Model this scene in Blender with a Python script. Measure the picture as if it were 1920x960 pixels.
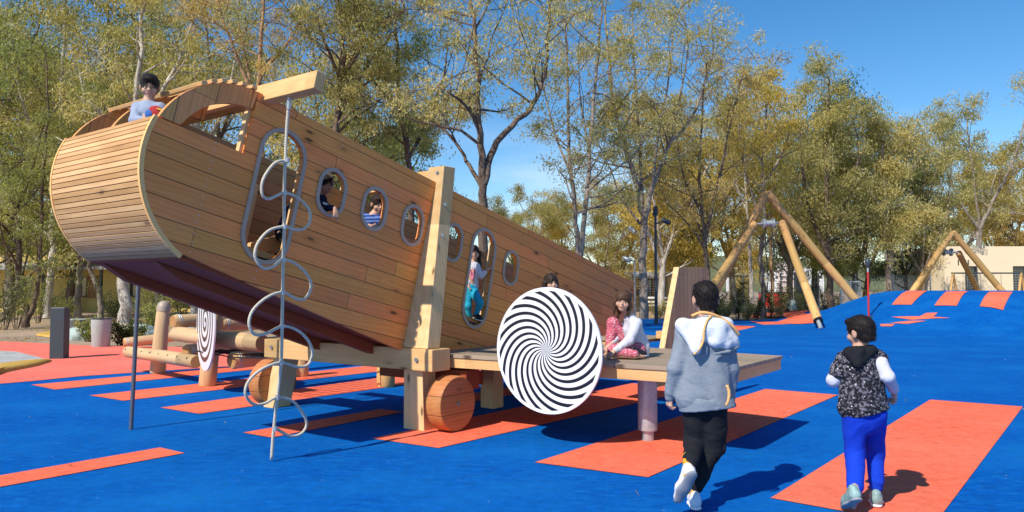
import bpy, bmesh, math, random
import numpy as np
from mathutils import Vector, Matrix
from mathutils.geometry import tessellate_polygon

for o in list(bpy.data.objects): bpy.data.objects.remove(o)
S = bpy.context.scene
COL = S.collection
R = math.radians

# ------------------------------------------------------------------ camera, sky, sun, exposure
FPX, CAMH = 1400.0, 1.45
PITCH = math.atan(61 / FPX)
cam_d = bpy.data.cameras.new('camera'); cam = bpy.data.objects.new('camera', cam_d); COL.objects.link(cam)
cam_d.sensor_width = 36; cam_d.lens = 36 * FPX / 1920; cam_d.clip_start = .05; cam_d.clip_end = 3000
cam.location = (0, 0, CAMH); cam.rotation_euler = (R(90) + PITCH, 0, 0)
S.camera = cam

SUN_EL = R(44)
TS = Vector((-.645 * math.cos(SUN_EL), -.764 * math.cos(SUN_EL), math.sin(SUN_EL))).normalized()
w = bpy.data.worlds.new('World'); S.world = w; w.use_nodes = True
nt = w.node_tree; nt.nodes.clear()
wo = nt.nodes.new('ShaderNodeOutputWorld'); bg = nt.nodes.new('ShaderNodeBackground')
sky = nt.nodes.new('ShaderNodeTexSky'); sky.sky_type = 'NISHITA'; sky.sun_disc = False
sky.sun_elevation = SUN_EL; sky.sun_rotation = math.atan2(TS.x, TS.y)
sky.altitude = 0; sky.air_density = 1.0; sky.dust_density = .1; sky.ozone_density = 3.0
hs = nt.nodes.new('ShaderNodeHueSaturation'); hs.inputs['Saturation'].default_value = 1.32; hs.inputs['Value'].default_value = 1.0
# a few low, soft clouds near the horizon
tc = nt.nodes.new('ShaderNodeTexCoord'); mp = nt.nodes.new('ShaderNodeMapping'); mp.inputs['Scale'].default_value = (2.2, 2.2, 7)
nz = nt.nodes.new('ShaderNodeTexNoise'); nz.inputs['Scale'].default_value = 2.0; nz.inputs['Detail'].default_value = 7; nz.inputs['Roughness'].default_value = .6
sx = nt.nodes.new('ShaderNodeSeparateXYZ')
r1 = nt.nodes.new('ShaderNodeMapRange'); r1.inputs[1].default_value = .5; r1.inputs[2].default_value = .72
r2 = nt.nodes.new('ShaderNodeMapRange'); r2.inputs[1].default_value = .24; r2.inputs[2].default_value = .08; r2.inputs[3].default_value = 0; r2.inputs[4].default_value = .55
mm = nt.nodes.new('ShaderNodeMath'); mm.operation = 'MULTIPLY'
mx = nt.nodes.new('ShaderNodeMix'); mx.data_type = 'RGBA'; mx.inputs['B'].default_value = (6.5, 7.2, 8.2, 1)
L = nt.links.new
L(tc.outputs['Generated'], mp.inputs[0]); L(mp.outputs[0], nz.inputs['Vector']); L(nz.outputs[0], r1.inputs[0])
L(tc.outputs['Generated'], sx.inputs[0]); L(sx.outputs[2], r2.inputs[0])
L(r1.outputs[0], mm.inputs[0]); L(r2.outputs[0], mm.inputs[1])
L(sky.outputs[0], hs.inputs['Color']); L(hs.outputs[0], mx.inputs['A']); L(mm.outputs[0], mx.inputs['Factor'])
L(mx.outputs['Result'], bg.inputs[0]); bg.inputs[1].default_value = .12
L(bg.outputs[0], wo.inputs[0])
sd = bpy.data.lights.new('sun', 'SUN'); so = bpy.data.objects.new('sun', sd); COL.objects.link(so)
sd.energy = 4.3; sd.angle = R(.53); sd.color = (1, .93, .82)
so.rotation_euler = TS.to_track_quat('Z', 'Y').to_euler(); so.location = (-20, -20, 30)
S.view_settings.view_transform = 'Standard'; S.view_settings.look = 'None'; S.view_settings.exposure = .35; S.view_settings.gamma = 1
S.render.engine = 'CYCLES'
S.cycles.max_bounces = 6; S.cycles.transparent_max_bounces = 4; S.cycles.diffuse_bounces = 3

# ------------------------------------------------------------------ picture-to-ground helpers (used while laying out)
_C = np.array([0, 0, CAMH])
def ray(x, y):
    a = (x - 960) / FPX; b = (480 - y) / FPX
    return np.array([a, math.cos(PITCH) - b * math.sin(PITCH), math.sin(PITCH) + b * math.cos(PITCH)])
def G(x, y, z=0.0):
    r = ray(x, y); return _C + (z - CAMH) / r[2] * r
def D(x, y, Y):
    r = ray(x, y); return _C + Y / r[1] * r
def sm(t):
    t = np.clip(t, 0, 1); return t * t * (3 - 2 * t)
def hgt(x, y):                       # the rubber mound on the right
    return 1.37 * sm((x - 11.2) / 4.6) * sm((y - 18.5) / 9.0) * (1 - sm((y - 30.5) / 5.0) * .75)
def GH(x, y):
    r = ray(x, y); t0 = 5.0
    for i in range(900):
        t = 5 + i * .06; p = _C + t * r
        if p[2] < hgt(p[0], p[1]):
            a, b = t - .06, t
            for _ in range(20):
                m = (a + b) / 2; q = _C + m * r
                if q[2] < hgt(q[0], q[1]): b = m
                else: a = m
            return _C + a * r
    return G(x, max(y, 550))

# ------------------------------------------------------------------ materials
def nodes(name):
    m = bpy.data.materials.new(name); m.use_nodes = True
    t = m.node_tree; b = t.nodes['Principled BSDF']
    return m, t, b
class NT:
    def __init__(s, t): s.t = t
    def n(s, typ, **kw):
        x = s.t.nodes.new(typ)
        for k, v in kw.items():
            if k.startswith('i_'):
                x.inputs[k[2:].replace('_', ' ')].default_value = v
            else: setattr(x, k, v)
        return x
    def l(s, a, b): s.t.links.new(a, b)
    def math(s, op, a, b=None, c=None):
        x = s.t.nodes.new('ShaderNodeMath'); x.operation = op
        for i, v in enumerate((a, b, c)):
            if v is None: continue
            if isinstance(v, (int, float)): x.inputs[i].default_value = v
            else: s.l(v, x.inputs[i])
        return x.outputs[0]
    def mix(s, f, a, b, mode='MIX'):
        x = s.t.nodes.new('ShaderNodeMix'); x.data_type = 'RGBA'; x.blend_type = mode
        for k, v in (('Factor', f), ('A', a), ('B', b)):
            if isinstance(v, (int, float)): x.inputs[k].default_value = v
            elif isinstance(v, tuple): x.inputs[k].default_value = (*v, 1) if len(v) == 3 else v
            else: s.l(v, x.inputs[k])
        return x.outputs['Result']
    def noise(s, vec, scale, detail=3, rough=.5, dist=0):
        x = s.n('ShaderNodeTexNoise'); x.inputs['Scale'].default_value = scale; x.inputs['Detail'].default_value = detail
        x.inputs['Roughness'].default_value = rough; x.inputs['Distortion'].default_value = dist
        if vec is not None: s.l(vec, x.inputs['Vector'])
        return x.outputs[0]
    def rng(s, v, a, b, c=0., d=1.):
        x = s.n('ShaderNodeMapRange')
        for i, q in zip((1, 2, 3, 4), (a, b, c, d)): x.inputs[i].default_value = q
        s.l(v, x.inputs[0]); return x.outputs[0]
    def vec(s, x, y, z):
        c = s.n('ShaderNodeCombineXYZ')
        for i, v in enumerate((x, y, z)):
            if isinstance(v, (int, float)): c.inputs[i].default_value = v
            else: s.l(v, c.inputs[i])
        return c.outputs[0]
    def bump(s, h, b, strength=.3, dist=.01):
        x = s.n('ShaderNodeBump'); x.inputs['Strength'].default_value = strength; x.inputs['Distance'].default_value = dist
        s.l(h, x.inputs['Height']); s.l(x.outputs[0], b.inputs['Normal'])
def plain(name, c, rough=.7, metal=0, var=.12, scale=30, bump=0., spec=.4, bdist=.01):
    m, t, b = nodes(name); N = NT(t)
    co = N.n('ShaderNodeTexCoord').outputs['Object']
    n = N.noise(co, scale, 5, .6)
    n2 = N.noise(co, scale * .13, 3, .6)
    f = N.math('ADD', N.math('MULTIPLY', n, .5), N.math('MULTIPLY', n2, .5))
    k = N.rng(f, .3, .7, 1 - var, 1 + var)
    col = N.mix(1.0, tuple(c), N.vec(k, k, k), 'MULTIPLY')
    N.l(col, b.inputs['Base Color']); b.inputs['Roughness'].default_value = rough; b.inputs['Metallic'].default_value = metal
    b.inputs['Specular IOR Level'].default_value = spec
    if bump: N.bump(n, b, bump, bdist)
    return m
def rubber(name, c, c2):
    m, t, b = nodes(name); N = NT(t)
    co = N.n('ShaderNodeTexCoord').outputs['Object']
    big = N.noise(co, .7, 5, .6); mid = N.noise(co, 9, 6, .75); fine = N.noise(co, 160, 2, .6)
    sc = N.noise(N.n('ShaderNodeMapping', i_Scale=(1, 3.2, 1), i_Rotation=(0, 0, .5)).outputs[0], 1, 1)
    mpn = N.n('ShaderNodeMapping'); mpn.inputs['Scale'].default_value = (1.2, 5, 1); mpn.inputs['Rotation'].default_value = (0, 0, .6); N.l(co, mpn.inputs[0])
    scuff = N.rng(N.noise(mpn.outputs[0], 3.2, 9, .78), .48, .74, 0, .62)
    dustp = N.rng(big, .40, .72, 0, .38)
    f = N.rng(fine, .35, .7, .80, 1.2)
    k2 = N.math('MULTIPLY', N.rng(mid, .3, .7, .74, 1.26), N.rng(N.noise(co, 34, 4, .7), .3, .7, .86, 1.14))
    kk = N.math('MULTIPLY', f, k2)
    col = N.mix(1.0, c, N.vec(kk, kk, kk), 'MULTIPLY')
    col = N.mix(N.math('MAXIMUM', scuff, dustp), col, c2)
    sp = N.n('ShaderNodeTexVoronoi'); sp.inputs['Scale'].default_value = 5.5; N.l(co, sp.inputs['Vector'])
    col = N.mix(N.rng(sp.outputs[0], .02, .045, .55, 0), col, (.55, .52, .46))
    N.l(col, b.inputs['Base Color']); b.inputs['Roughness'].default_value = .95; b.inputs['Specular IOR Level'].default_value = .05
    N.bump(fine, b, .35, .004)
    return m
def wood(name, c1, c2, along='x', across='z', width=.155, off=0., length=2.6, seam=.010, grey=.0, knots=1.0, rnd=.25, bevel_dark=.35, rough=.62, gs=1.0, screws=False):
    """sawn larch: grain along one axis, boards laid side by side along the other"""
    m, t, b = nodes(name); N = NT(t)
    co = N.n('ShaderNodeTexCoord').outputs['Object']
    sp = N.n('ShaderNodeSeparateXYZ'); N.l(co, sp.inputs[0]); ax = dict(x=sp.outputs[0], y=sp.outputs[1], z=sp.outputs[2])
    A = ax[along]
    others = [k for k in 'xyz' if k != along]
    if across is None:
        idx = N.math('ADD', 0.5, 0.0); B = ax[others[0]]; Cc = ax[others[1]]; u = None
    else:
        B = ax[across]; Cc = ax[[k for k in others if k != across][0]]
        u = N.math('ADD', N.math('DIVIDE', B, width), off + 200.5)
        idx = N.math('FLOOR', u)
    wn = N.n('ShaderNodeTexWhiteNoise', noise_dimensions='1D'); N.l(idx, wn.inputs['W']); r0 = wn.outputs['Value']
    seg = N.math('FLOOR', N.math('ADD', N.math('DIVIDE', A, length), N.math('MULTIPLY', r0, 7.3)))
    wn2 = N.n('ShaderNodeTexWhiteNoise', noise_dimensions='2D'); N.l(N.vec(idx, seg, 0), wn2.inputs['Vector'])
    r1 = wn2.outputs['Value']
    sh = N.math('MULTIPLY', r1, 37.0)
    gv = N.vec(N.math('MULTIPLY', N.math('ADD', A, sh), 1.1 * gs), N.math('MULTIPLY', N.math('ADD', B, sh), 20 * gs), N.math('MULTIPLY', Cc, 20 * gs))
    g = N.noise(gv, 1.0, 5, .62, .9)
    fv = N.vec(N.math('MULTIPLY', N.math('ADD', A, sh), 9), N.math('MULTIPLY', B, 190), N.math('MULTIPLY', Cc, 190))
    fg = N.noise(fv, 1.0, 2, .5)
    wv = N.n('ShaderNodeTexWave'); wv.wave_type = 'BANDS'; wv.bands_direction = 'Y'
    wv.inputs['Scale'].default_value = 7 * gs; wv.inputs['Distortion'].default_value = 9; wv.inputs['Detail'].default_value = 3; wv.inputs['Detail Scale'].default_value = .7
    N.l(N.vec(N.math('MULTIPLY', N.math('ADD', A, sh), .22), B, Cc), wv.inputs['Vector'])
    gg = N.math('ADD', N.math('MULTIPLY', g, .80), N.math('MULTIPLY', wv.outputs['Fac'], .20))
    col = N.mix(N.rng(gg, .22, .80), c1, c2)
    k = N.math('MULTIPLY', N.rng(r1, 0, 1, 1 - rnd, 1 + rnd * .7), N.rng(fg, .3, .7, .94, 1.05))
    col = N.mix(1.0, col, N.vec(k, k, k), 'MULTIPLY')
    hue = N.n('ShaderNodeHueSaturation'); N.l(N.rng(N.math('FRACT', N.math('MULTIPLY', r1, 9.7)), 0, 1, .49, .508), hue.inputs['Hue']); N.l(col, hue.inputs['Color']); col = hue.outputs[0]
    # knots
    vo = N.n('ShaderNodeTexVoronoi'); vo.inputs['Randomness'].default_value = 1.0
    N.l(N.vec(N.math('MULTIPLY', N.math('ADD', A, sh), 2.1), N.math('MULTIPLY', B, 6.2), N.math('MULTIPLY', Cc, 6.2)), vo.inputs['Vector']); vo.inputs['Scale'].default_value = 1
    kd = N.math('ADD', vo.outputs[0], N.math('MULTIPLY', g, .08))
    sel = N.n('ShaderNodeSeparateColor'); N.l(vo.outputs[1], sel.inputs[0])
    kn = N.math('MULTIPLY', N.rng(kd, .10, .17, 1, 0), N.rng(sel.outputs[0], .30, .35, 0, 1))
    halo = N.math('MULTIPLY', N.rng(kd, .12, .34, .38, 0), N.rng(sel.outputs[0], .30, .35, 0, 1))
    col = N.mix(N.math('MULTIPLY', halo, knots), col, tuple(.5 * q for q in c2))
    col = N.mix(N.math('MULTIPLY', kn, .85 * knots), col, (.05, .022, .010))
    if grey:
        col = N.mix(N.rng(N.noise(co, 2.2, 5, .65), .3, .7, grey * .6, grey), col, (.30, .27, .235))
    h = N.math('MULTIPLY', gg, .3)
    if across is not None:
        fr = N.math('FRACT', u)
        ed = N.math('MINIMUM', fr, N.math('SUBTRACT', 1.0, fr))
        s_ = N.rng(ed, seam * .35 / width * .5, seam / width * .5, 1, 0)
        af = N.math('FRACT', N.math('ADD', N.math('DIVIDE', A, length), N.math('MULTIPLY', r0, 7.3)))
        s2 = N.rng(af, .0008, .0022, 1, 0)
        s_ = N.math('MAXIMUM', s_, s2)
        col = N.mix(N.math('MULTIPLY', s_, .8), col, (.035, .017, .009))
        h = N.math('SUBTRACT', h, N.math('MULTIPLY', N.rng(ed, 0, seam * 1.6 / width * .5, 1, 0), 1.0))
    if screws:
        sa = N.math('ABSOLUTE', N.math('SUBTRACT', N.math('FRACT', N.math('DIVIDE', A, .62)), .5)); sb = N.math('ABSOLUTE', N.math('SUBTRACT', ed, .27))
        dd = N.math('SQRT', N.math('ADD', N.math('POWER', N.math('MULTIPLY', sa, .62), 2.0), N.math('POWER', N.math('MULTIPLY', sb, width), 2.0)))
        col = N.mix(N.rng(dd, .0045, .0065, .85, 0), col, (.62, .56, .50))
        col = N.mix(N.rng(N.noise(co, 1.3, 6, .7), .5, .8, 0, .30), col, (.30, .20, .13))
    N.l(col, b.inputs['Base Color'])
    b.inputs['Roughness'].default_value = rough; b.inputs['Specular IOR Level'].default_value = .3
    N.bump(h, b, .5, .006)
    return m

M = {}
M['blue'] = rubber('blue_rubber', (.0005, .088, .38), (.012, .235, .58))
M['orange'] = rubber('orange_rubber', (.86, .155, .080), (.86, .28, .19))
M['coral'] = rubber('coral_rubber', (.86, .175, .125), (.86, .31, .24))
M['yellow'] = rubber('yellow_rubber', (.55, .33, .07), (.6, .42, .15))
M['dirt'] = plain('dirt', (.36, .26, .17), .95, var=.35, scale=3, bump=.6, bdist=.05)
M['gravel'] = plain('gravel', (.42, .42, .40), .95, var=.55, scale=22, bump=.8, bdist=.03)
LC1, LC2 = (.96, .355, .092), (.80, .245, .056)
M['wall'] = wood('larch_wall', LC1, LC2, 'x', 'z', .153, rnd=.16, length=3.7, screws=True)
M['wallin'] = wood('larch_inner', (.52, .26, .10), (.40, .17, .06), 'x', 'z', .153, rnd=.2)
M['nose'] = wood('larch_slats', (.62, .37, .17), (.45, .235, .09), 'y', None, rnd=.3, knots=.7)
M['beamy'] = wood('larch_beam_across', (.70, .43, .19), (.54, .29, .11), 'y', None, knots=.8)
M['beamx'] = wood('larch_beam_lengthwise', (.70, .43, .19), (.54, .29, .11), 'x', None, knots=.8)
M['beamz'] = wood('larch_post', (.74, .49, .255), (.60, .35, .15), 'z', None, knots=.9)
M['rib'] = wood('rib_wood', (.82, .37, .13), (.60, .25, .08), 'z', 'x', .30, knots=.6, rnd=.15)
M['rim'] = wood('rim_wood', (.92, .52, .20), (.78, .40, .13), 'x', None, knots=0)
M['fin'] = wood('fin_boards', (.82, .42, .14), (.64, .30, .09), 'z', 'x', .12, rnd=.2, grey=.3)
M['deck'] = wood('deck_boards', (.46, .33, .20), (.36, .25, .15), 'y', 'x', .145, rnd=.18, grey=.45, seam=.012, knots=.5)
M['wheel'] = wood('wheel_wood', (.56, .22, .08), (.42, .14, .045), 'y', 'z', .19, rnd=.12, knots=.4)
M['log'] = wood('debarked_log', (.58, .40, .22), (.44, .27, .13), 'z', None, knots=.5, gs=.7)
M['logy'] = wood('yellow_log', (.64, .39, .16), (.50, .27, .09), 'z', None, knots=.6, gs=.6)
M['logend'] = plain('log_end', (.45, .22, .07), .8, var=.25, scale=40)
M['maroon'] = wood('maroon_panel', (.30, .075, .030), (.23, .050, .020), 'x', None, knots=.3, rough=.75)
M['ring'] = plain('steel_frame', (.42, .33, .26), .6, .2, var=.1, scale=12)
M['galv'] = plain('galvanised_steel', (.47, .50, .51), .45, .55, var=.25, scale=30)
M['pole'] = plain('grey_pole', (.17, .18, .20), .4, .6, var=.1)
M['bolt'] = plain('bolt_steel', (.5, .5, .5), .3, .9)
M['rope'] = plain('rope', (.44, .40, .33), .9, var=.25, scale=160, bump=.6)
def rope_mat():
    m = plain('rope', (.66, .59, .46), .9, var=.2, scale=160, bump=.4); t = m.node_tree; N = NT(t); b = t.nodes['Principled BSDF']
    sp = N.n('ShaderNodeSeparateXYZ'); N.l(N.n('ShaderNodeTexCoord').outputs['Object'], sp.inputs[0])
    v = N.math('ADD', N.math('MULTIPLY', sp.outputs[2], 300.0), N.math('MULTIPLY', N.math('ADD', sp.outputs[0], sp.outputs[1]), 260.0))
    s_ = N.math('SINE', v); k = N.rng(s_, -1, .3, .55, 1.08); src = b.inputs['Base Color'].links[0].from_socket
    N.l(N.mix(1.0, src, N.vec(k, k, k), 'MULTIPLY'), b.inputs['Base Color']); return m
M['rope'] = rope_mat()
M['blackr'] = plain('black_rubber', (.02, .02, .022), .7)
M['white'] = plain('white_paint', (.80, .80, .80), .4, var=.03)
M['concrete'] = plain('concrete', (.38, .46, .43), .85, var=.14, scale=20, bump=.15)
M['darkgrey'] = plain('anthracite_paint', (.045, .060, .070), .5, var=.1)
M['cream'] = plain('cream_render', (.80, .66, .46), .9, var=.06, scale=2.5)
M['yellowwall'] = plain('yellow_render', (.66, .50, .17), .9, var=.12, scale=2)
M['winframe'] = plain('dark_window', (.05, .045, .05), .3, spec=.6)
M['glass'] = plain('window_glass', (.03, .035, .04), .08, spec=1.0)
M['roofgrey'] = plain('grey_roof', (.33, .33, .33), .7)
M['wire'] = plain('fence_wire', (.42, .44, .44), .5, .6)
M['red'] = plain('red_paint', (.55, .03, .025), .45)
M['orangepaint'] = plain('orange_paint', (.75, .22, .03), .5)
M['shutter'] = plain('brown_shutter', (.33, .15, .07), .7)
M['citypink'] = plain('pink_render', (.62, .48, .44), .9, var=.05, scale=1)
M['citywhite'] = plain('white_render', (.72, .71, .70), .9, var=.05, scale=1)

def bark_mat(name, c1, c2, c3, sc=1.0):
    m, t, b = nodes(name); N = NT(t)
    co = N.n('ShaderNodeTexCoord').outputs['Object']
    mpn = N.n('ShaderNodeMapping'); mpn.inputs['Scale'].default_value = (2.6 * sc, 2.6 * sc, .9 * sc); N.l(co, mpn.inputs[0])
    a = N.noise(mpn.outputs[0], 1.6, 5, .6, .6); bb = N.noise(mpn.outputs[0], 9, 4, .6)
    col = N.mix(N.rng(a, .42, .56), c1, c2)
    col = N.mix(N.rng(bb, .52, .68, 0, .8), col, c3)
    N.l(col, b.inputs['Base Color']); b.inputs['Roughness'].default_value = .9; b.inputs['Specular IOR Level'].default_value = .2
    N.bump(bb, b, .8, .04)
    return m
M['bark_dark'] = bark_mat('dark_bark', (.17, .12, .085), (.10, .07, .05), (.24, .19, .15))
M['bark_pale'] = bark_mat('pale_bark', (.62, .58, .51), (.38, .33, .28), (.20, .15, .11))
M['bark_mid'] = bark_mat('grey_brown_bark', (.30, .25, .205), (.17, .13, .10), (.38, .33, .27))
M['bark_tan'] = bark_mat('tan_bark', (.42, .26, .13), (.32, .20, .11), (.22, .15, .09))

def leaf_mat(name, cols):
    m, t, b = nodes(name); N = NT(t)
    at = N.n('ShaderNodeAttribute'); at.attribute_name = 'tint'
    cr = N.n('ShaderNodeValToRGB'); e = cr.color_ramp.elements
    e[0].position = 0; e[0].color = (*cols[0], 1); e[1].position = 1; e[1].color = (*cols[-1], 1)
    for i, c in enumerate(cols[1:-1]):
        q = e.new((i + 1) / (len(cols) - 1)); q.color = (*c, 1)
    N.l(at.outputs['Fac'], cr.inputs[0]); N.l(cr.outputs[0], b.inputs['Base Color'])
    b.inputs['Roughness'].default_value = .45; b.inputs['Specular IOR Level'].default_value = .45
    tr = N.n('ShaderNodeBsdfTranslucent'); ms = N.n('ShaderNodeMixShader'); ms.inputs[0].default_value = .5
    N.l(N.mix(1.0, cr.outputs[0], (1.5, 1.5, .8), 'MULTIPLY'), tr.inputs[0]); N.l(b.outputs[0], ms.inputs[1]); N.l(tr.outputs[0], ms.inputs[2])
    N.l(ms.outputs[0], t.nodes['Material Output'].inputs[0])
    return m
M['leaf_olive'] = leaf_mat('olive_leaves', [(.10, .105, .035), (.32, .295, .11), (.56, .475, .20), (.76, .60, .30)])
M['leaf_green'] = leaf_mat('green_leaves', [(.06, .085, .028), (.19, .22, .075), (.37, .37, .14), (.55, .48, .21)])
M['leaf_gold'] = leaf_mat('golden_leaves', [(.13, .12, .035), (.36, .31, .09), (.60, .46, .12), (.72, .50, .14)])
M['leaf_dark'] = leaf_mat('dark_green_leaves', [(.018, .030, .010), (.035, .055, .016), (.065, .09, .025), (.11, .13, .04)])
M['leaf_brown'] = leaf_mat('brownish_leaves', [(.15, .12, .045), (.40, .29, .10), (.64, .46, .18), (.56, .45, .17)])

# ------------------------------------------------------------------ object helpers
def tag(o, label=None, cat=None, group=None, kind=None):
    if label: o['label'] = label
    if cat: o['category'] = cat
    if group: o['group'] = group
    if kind: o['kind'] = kind
    return o
def empty(name, loc=(0, 0, 0), rz=0., label=None, cat=None, group=None):
    o = bpy.data.objects.new(name, None); COL.objects.link(o); o.location = loc; o.rotation_euler = (0, 0, rz)
    o.empty_display_size = .2
    return tag(o, label, cat, group)
def link(name, me, mat, parent=None, loc=None, rot=None, bevel=0, smooth=False):
    if mat is not None:
        for q in (mat if isinstance(mat, (list, tuple)) else [mat]): me.materials.append(q)
    o = bpy.data.objects.new(name, me); COL.objects.link(o)
    if parent is not None: o.parent = parent
    if loc is not None: o.location = loc
    if rot is not None: o.rotation_euler = rot
    if smooth:
        me.polygons.foreach_set('use_smooth', [True] * len(me.polygons))
        if smooth == 'auto':
            try: me.set_sharp_from_angle(angle=R(35))
            except Exception: pass
    if bevel:
        b = o.modifiers.new('bevel', 'BEVEL'); b.width = bevel; b.segments = 2; b.limit_method = 'ANGLE'; b.angle_limit = R(40)
    return o
class MB:
    def __init__(s): s.v = []; s.f = []
    def add(s, vs, fs):
        n = len(s.v); s.v += [tuple(map(float, q)) for q in vs]; s.f += [tuple(i + n for i in f) for f in fs]; return s
    def box(s, lo, hi):
        x0, y0, z0 = lo; x1, y1, z1 = hi
        return s.hexa([(x0, y0, z0), (x1, y0, z0), (x1, y1, z0), (x0, y1, z0), (x0, y0, z1), (x1, y0, z1), (x1, y1, z1), (x0, y1, z1)])
    def hexa(s, v):
        return s.add(v, [(0, 3, 2, 1), (4, 5, 6, 7), (0, 1, 5, 4), (1, 2, 6, 5), (2, 3, 7, 6), (3, 0, 4, 7)])
    def tube(s, pts, rad, n=12, caps=True, squash=None):
        pts = [Vector(p) for p in pts]
        if isinstance(rad, (int, float)): rad = [rad] * len(pts)
        vs = []; fs = []; prev = None
        for i, p in enumerate(pts):
            d = (pts[min(i + 1, len(pts) - 1)] - pts[max(i - 1, 0)])
            d = d.normalized() if d.length > 1e-9 else Vector((0, 0, 1))
            if prev is None:
                a = d.orthogonal().normalized()
            else:
                a = prev - d * prev.dot(d); a = a.normalized() if a.length > 1e-6 else d.orthogonal().normalized()
            prev = a; b = d.cross(a)
            for k in range(n):
                t = 2 * math.pi * k / n
                vs.append(p + (a * math.cos(t) + b * math.sin(t)) * rad[i])
        for i in range(len(pts) - 1):
            for k in range(n):
                k2 = (k + 1) % n
                fs.append((i * n + k, i * n + k2, (i + 1) * n + k2, (i + 1) * n + k))
        if caps:
            fs.append(tuple(range(n - 1, -1, -1))); fs.append(tuple((len(pts) - 1) * n + k for k in range(n)))
        return s.add(vs, fs)
    def prism(s, poly, w0, w1, holes=(), plane='xz'):
        """2D polygon (with holes) in the plane, thickened along the third axis from w0 to w1"""
        loops = [list(poly)] + [list(h) for h in holes]
        tris = tessellate_polygon([[Vector((a, b, 0)) for a, b in lp] for lp in loops])
        flat = [p for lp in loops for p in lp]
        mk = (lambda a, b, w: (a, w, b)) if plane == 'xz' else ((lambda a, b, w: (a, b, w)) if plane == 'xy' else (lambda a, b, w: (w, a, b)))
        n = len(flat)
        vs = [mk(a, b, w0) for a, b in flat] + [mk(a, b, w1) for a, b in flat]
        fs = [tuple(t) for t in tris] + [tuple(i + n for i in reversed(t)) for t in tris]
        k = 0
        for lp in loops:
            m = len(lp)
            for i in range(m):
                j = (i + 1) % m; fs.append((k + i, k + j, k + j + n, k + i + n))
            k += m
        return s.add(vs, fs)
    def build(s, name, mat, parent=None, loc=None, rot=None, bevel=0, smooth=False, fixn=True):
        me = bpy.data.meshes.new(name); me.from_pydata(s.v, [], s.f); me.update()
        if fixn:
            bm = bmesh.new(); bm.from_mesh(me); bmesh.ops.recalc_face_normals(bm, faces=bm.faces); bm.to_mesh(me); bm.free()
        return link(name, me, mat, parent, loc, rot, bevel, smooth)
def lathe(prof, n=24):
    b = MB(); vs = []; fs = []
    for r, z in prof:
        for k in range(n):
            t = 2 * math.pi * k / n; vs.append((r * math.cos(t), r * math.sin(t), z))
    for i in range(len(prof) - 1):
        for k in range(n):
            k2 = (k + 1) % n; fs.append((i * n + k, i * n + k2, (i + 1) * n + k2, (i + 1) * n + k))
    fs.append(tuple(range(n - 1, -1, -1))); fs.append(tuple((len(prof) - 1) * n + k for k in range(n)))
    return b.add(vs, fs)
def zrot(d):
    return Vector(d).to_track_quat('Z', 'Y').to_euler()
def log(name, p1, p2, r, mat, parent=None, n=20, taper=1.0, wob=.03, endcap=True, seed=0, label=None):
    """a debarked round log in its own frame (length along local z)"""
    p1 = Vector(p1); p2 = Vector(p2); d = p2 - p1; Ln = d.length; rg = random.Random(seed)
    k = max(4, int(Ln / .25)); pts = []; rad = []
    ox, oy = rg.random() * 6, rg.random() * 6
    rr = r
    prof = [(0, r * .90)] + [(.02, r)] 
    for i in range(k + 1):
        z = .03 + (Ln - .06) * i / k
        q = 1 + wob * math.sin(z * 2.3 + ox)
        pts.append((wob * .35 * r * 4 * math.sin(z * 1.7 + ox), wob * .35 * r * 4 * math.sin(z * 2.1 + oy), z)); rad.append(r * q * (1 + (taper - 1) * i / k))
    pts = [(0, 0, 0)] + pts + [(0, 0, Ln)]; rad = [rad[0] * .88] + rad + [rad[-1] * .88]
    pts[0] = (pts[1][0], pts[1][1], 0); pts[-1] = (pts[-2][0], pts[-2][1], Ln)
    o = MB().tube(pts, rad, n).build(name, mat, parent, loc=p1, rot=zrot(d), smooth='auto')
    if label: o['label'] = label
    return o

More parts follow.
